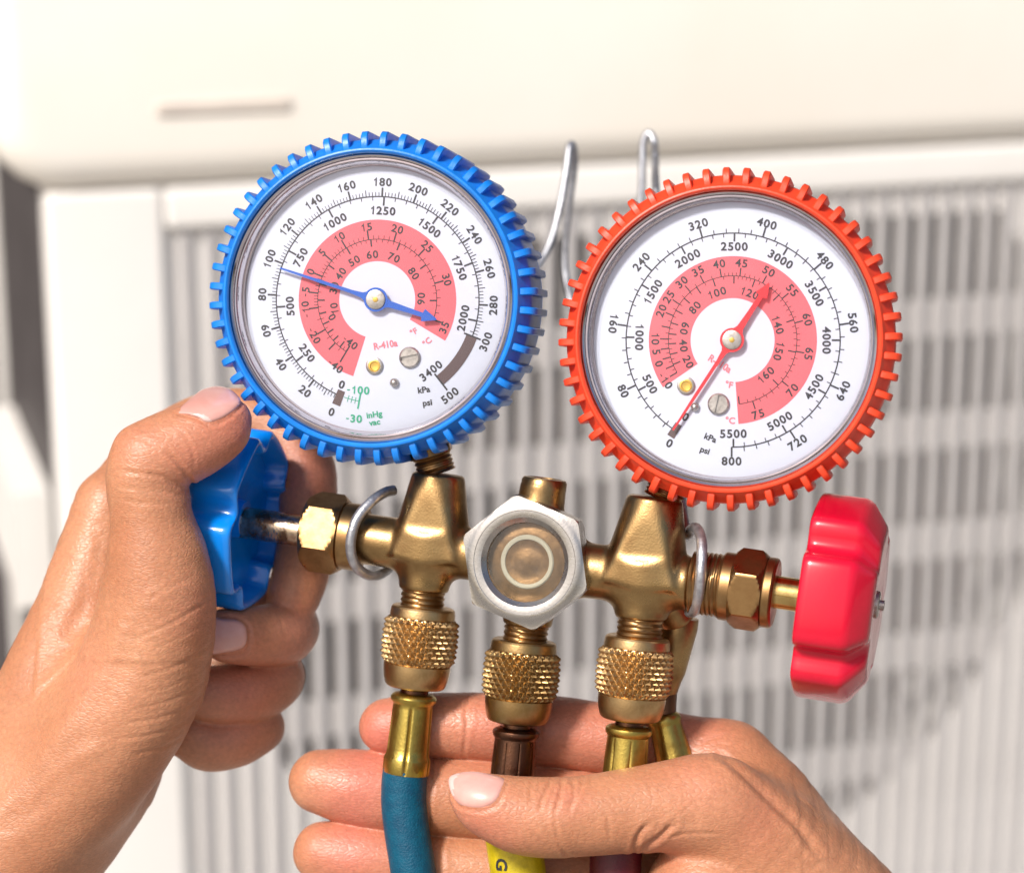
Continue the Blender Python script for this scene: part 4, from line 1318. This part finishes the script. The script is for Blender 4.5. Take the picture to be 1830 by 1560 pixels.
Lc = [
    # thumb IP joint folds
    ([(214, 842), (250, 846), (290, 852), (315, 868)], 3.5, 2.2, (-300, -40)),
    ([(206, 868), (250, 874), (300, 880), (330, 890)], 3.0, 1.3, (-300, -40)),
    ([(205, 892), (255, 898), (305, 902)], 3.0, 1.0, (-300, -40)),
    ([(300, 808), (325, 835), (342, 862), (351, 880)], 4.0, 3.2, (-300, -40)),
    ([(322, 770), (338, 790), (346, 815), (347, 835)], 3.0, 1.4, (-300, -40)),
    ([(222, 778), (250, 786), (285, 795)], 3.0, 1.0, (-300, -40)),
    # thenar lines
    ([(384, 1065), (350, 1085), (300, 1115), (245, 1140)], 3.0, 1.5, (-300, 0)),
    ([(386, 1100), (352, 1120), (310, 1142), (262, 1168)], 2.4, 0.9, (-300, 0)),
    ([(383, 1145), (350, 1170), (300, 1195), (250, 1210)], 2.8, 1.2, (-300, 0)),
    ([(378, 1180), (345, 1205), (300, 1228), (240, 1240)], 2.4, 0.7, (-300, 0)),
    ([(372, 1212), (335, 1238), (290, 1256), (240, 1266)], 2.6, 1.0, (-300, 0)),
    ([(365, 1240), (325, 1268), (275, 1285), (220, 1292)], 3.0, 1.2, (-300, 0)),
    ([(352, 1275), (310, 1300), (255, 1315), (205, 1320)], 3.0, 1.2, (-300, 0)),
    ([(335, 1312), (290, 1335), (235, 1348)], 3.0, 1.2, (-300, 0)),
    ([(345, 1030), (300, 1050), (262, 1072)], 3.0, 1.0, (-300, 0)),
    # line between thumb muscle and hand back
    ([(180, 945), (172, 1010), (150, 1080), (120, 1150)], 14, 2.0, (-300, 200)),
    # nail fold
    ([(312, 738), (336, 743), (354, 748), (367, 757), (379, 760), (402, 751), (423, 735), (434, 720)], 3.0, 2.6, (-300, -20)),
    ([(380, 1100), (424, 1103), (444, 1118), (447, 1146), (436, 1166), (404, 1173), (381, 1172)], 3.0, 2.6, (0, 200)),
    # finger joint folds
    ([(505, 1085), (500, 1100), (505, 1120)], 3, 1.2, (0, 400)),
    ([(-20, 1470), (60, 1380), (130, 1280), (190, 1180), (225, 1110)], 16, -3.0, (-300, 200)),
    ([(40, 1440), (110, 1370), (190, 1330)], 12, -1.6, (-300, 200)),
]
Lb = [(238, 800, -130, 42, 5), (226, 786, -100, 30, 5), (300, 1100, -120, 70, 6), (180, 1180, -90, 70, -6), (215, 1010, -80, 40, -3), (120, 1330, -70, 60, 3), (60, 1330, -20, 45, 4)]
Lfl = [(420, 760, -80, 75, 0.55), (340, 830, -120, 60, 0.35), (245, 790, -130, 45, 0.18), (345, 1080, -80, 60, 0.28), (540, 850, 240, 70, 0.5), (520, 1130, 180, 80, 0.35), (430, 1230, 120, 80, 0.35), (160, 1200, -80, 70, 0.18), (400, 1135, 80, 50, 0.4),
       (420, 1320, 170, 80, 0.2)]
Ln = [([(314, 738), (327, 724), (345, 708), (362, 696), (386, 690), (408, 694), (424, 706), (430, 718), (420, 732), (401, 747), (379, 756), (366, 754), (354, 746), (335, 741)], -110, 5.0, (352, 770, 31)),
      ([(366, 1106), (400, 1106), (424, 1108), (438, 1119), (441, 1142), (432, 1158), (404, 1165), (366, 1165)], 80, 6.5, None)]
build_hand('hand', person, (-440, 640, -200), (640, 1880, 430), 4.2, Lp, Lf, Lc, Lb, Lfl, Ln, 'left hand with its thumb pressed on the blue knob')

# right-hand side of the picture: thumb over the hoses, fingers behind them
Rp = [
    ([(1262, 1440, -70, 86), (1335, 1490, -40, 104), (1430, 1590, 0, 128), (1540, 1720, 40, 150), (1680, 1920, 70, 165), (1800, 2100, 90, 175)], 0),
    ([(1262, 1600, -45, 108), (1350, 1640, -10, 125), (1500, 1740, 40, 150)], 18),
    ([(1300, 1372, 108, 80), (1368, 1452, 95, 96), (1430, 1560, 85, 108), (1500, 1700, 80, 120)], 60),
    ([(1300, 1480, 112, 85), (1400, 1600, 95, 110), (1500, 1720, 80, 120)], 50),
    ([(1300, 1590, 108, 85), (1420, 1680, 90, 110)], 50),
]
Rf = [
    ([(840, 1419, -122, 38), (868, 1436, -123, 55), (925, 1455, -120, 68), (985, 1461, -116, 72), (1045, 1457, -112, 72), (1120, 1449, -104, 75), (1200, 1440, -90, 82), (1275, 1440, -68, 89)], 26, 6),
    ([(692, 1297, 128, 50), (740, 1296, 128, 57), (820, 1296, 127, 59), (880, 1299, 126, 61), (960, 1304, 124, 64), (1060, 1315, 120, 62), (1180, 1334, 114, 66), (1300, 1372, 108, 79)], 30, 4),
    ([(573, 1396, 128, 57), (620, 1404, 128, 66), (690, 1414, 128, 71), (770, 1422, 127, 69), (850, 1426, 126, 71), (960, 1435, 124, 68), (1100, 1450, 120, 70), (1300, 1480, 112, 84)], 30, 4),
    ([(578, 1522, 128, 54), (625, 1528, 128, 62), (700, 1538, 128, 65), (780, 1548, 127, 62), (870, 1558, 126, 65), (1050, 1580, 122, 68), (1300, 1590, 110, 84)], 30, 4),
    ([(660, 1650, 126, 48), (740, 1660, 126, 54), (900, 1680, 124, 55), (1250, 1680, 110, 70)], 30, 4),
]
Rc = [
    # nail folds of the thumb
    ([(806, 1414), (819, 1440), (844, 1448), (868, 1448), (889, 1436), (901, 1413), (910, 1393)], 2.8, 2.6, (-300, -60)),
    # IP joint creases
    ([(1003, 1388), (1004, 1405), (998, 1430), (992, 1452)], 3.0, 3.4, (-300, -60)),
    ([(985, 1392), (978, 1410), (968, 1430), (965, 1450)], 2.8, 2.6, (-300, -60)),
    ([(1018, 1386), (1026, 1404), (1024, 1425), (1012, 1445)], 2.8, 2.6, (-300, -60)),
    ([(1045, 1384), (1040, 1404), (1028, 1428), (1015, 1455)], 2.8, 2.2, (-300, -60)),
    ([(955, 1392), (948, 1410), (950, 1432)], 2.8, 1.9, (-300, -60)),
    ([(1000, 1400), (988, 1412), (1004, 1420), (990, 1432)], 2.6, 1.0, (-300, -60)),
    ([(1000, 1510), (1008, 1522), (1022, 1532)], 3.0, 2.4, (-300, -60)),
    ([(992, 1452), (994, 1480), (1002, 1510)], 3.0, 1.6, (-300, -60)),
    # base folds of the thumb
    ([(1130, 1530), (1134, 1512), (1142, 1490), (1160, 1470)], 4.0, 5.0, (-300, 0)),
    ([(1140, 1522), (1160, 1508), (1180, 1494), (1205, 1470)], 4.5, 5.5, (-300, 0)),
    ([(1085, 1450), (1088, 1480), (1090, 1515)], 3.0, 1.2, (-300, 0)),
    ([(1190, 1496), (1240, 1488), (1290, 1490)], 3.0, 1.4, (-300, 0)),
    ([(1175, 1482), (1220, 1450), (1245, 1430)], 3.0, 1.0, (-300, 0)),
    # web between thumb and index
    ([(1288, 1352), (1330, 1385), (1372, 1425), (1420, 1470), (1460, 1520)], 7.0, 4.5, (-200, 120)),
    # finger joints
    ([(838, 1240), (833, 1270), (834, 1300), (828, 1350)], 3.2, 2.6, (0, 200)),
    ([(846, 1242), (842, 1272), (842, 1300)], 2.8, 1.3, (0, 200)),
    ([(960, 1244), (966, 1280), (964, 1330)], 3.2, 1.8, (0, 200)),
    ([(770, 1355), (772, 1400), (768, 1440), (766, 1485)], 3.2, 2.4, (0, 200)),
    ([(782, 1360), (783, 1400)], 2.8, 1.2, (0, 200)),
    ([(795, 1486), (790, 1520), (792, 1556)], 3.2, 2.0, (0, 200)),
    ([(1250, 1330), (1275, 1318), (1300, 1315)], 4.0, 1.6, (0, 200)),
]
Rb = [(1285, 1380, -140, 55, 5), (760, 1240, 90, 40, -2), (1000, 1455, -190, 45, 3), (1010, 1560, -100, 40, -2), (1385, 1400, 30, 60, 4), (630, 1400, 60, 45, 3), (650, 1525, 60, 45, 3)]
Rfl = [(640, 1410, 70, 90, 0.65), (690, 1300, 80, 70, 0.7), (620, 1530, 70, 70, 0.55), (720, 1540, 70, 45, 0.3), (850, 1480, -170, 80, 0.4), (870, 1300, 80, 90, 0.5), (1060, 1310, 80, 120, 0.5), (1240, 1390, -140, 60, 0.22), (1010, 1420, -180, 40, 0.3), (1250, 1300, 60, 70, 0.35), (1180, 1500, -110, 50, 0.35), (1340, 1460, -110, 60, 0.2)]
Rn = [([(802, 1392), (815, 1382), (844, 1378), (876, 1383), (903, 1393), (898, 1411), (887, 1431), (867, 1443), (844, 1444), (822, 1437), (807, 1418)], -170, 4.0, (862, 1412, -52))]
build_hand('hand', person, (490, 1190, -260), (1900, 1900, 280), 4.0, Rp, Rf, Rc, Rb, Rfl, Rn, 'right hand with its thumb laid across the hoses')
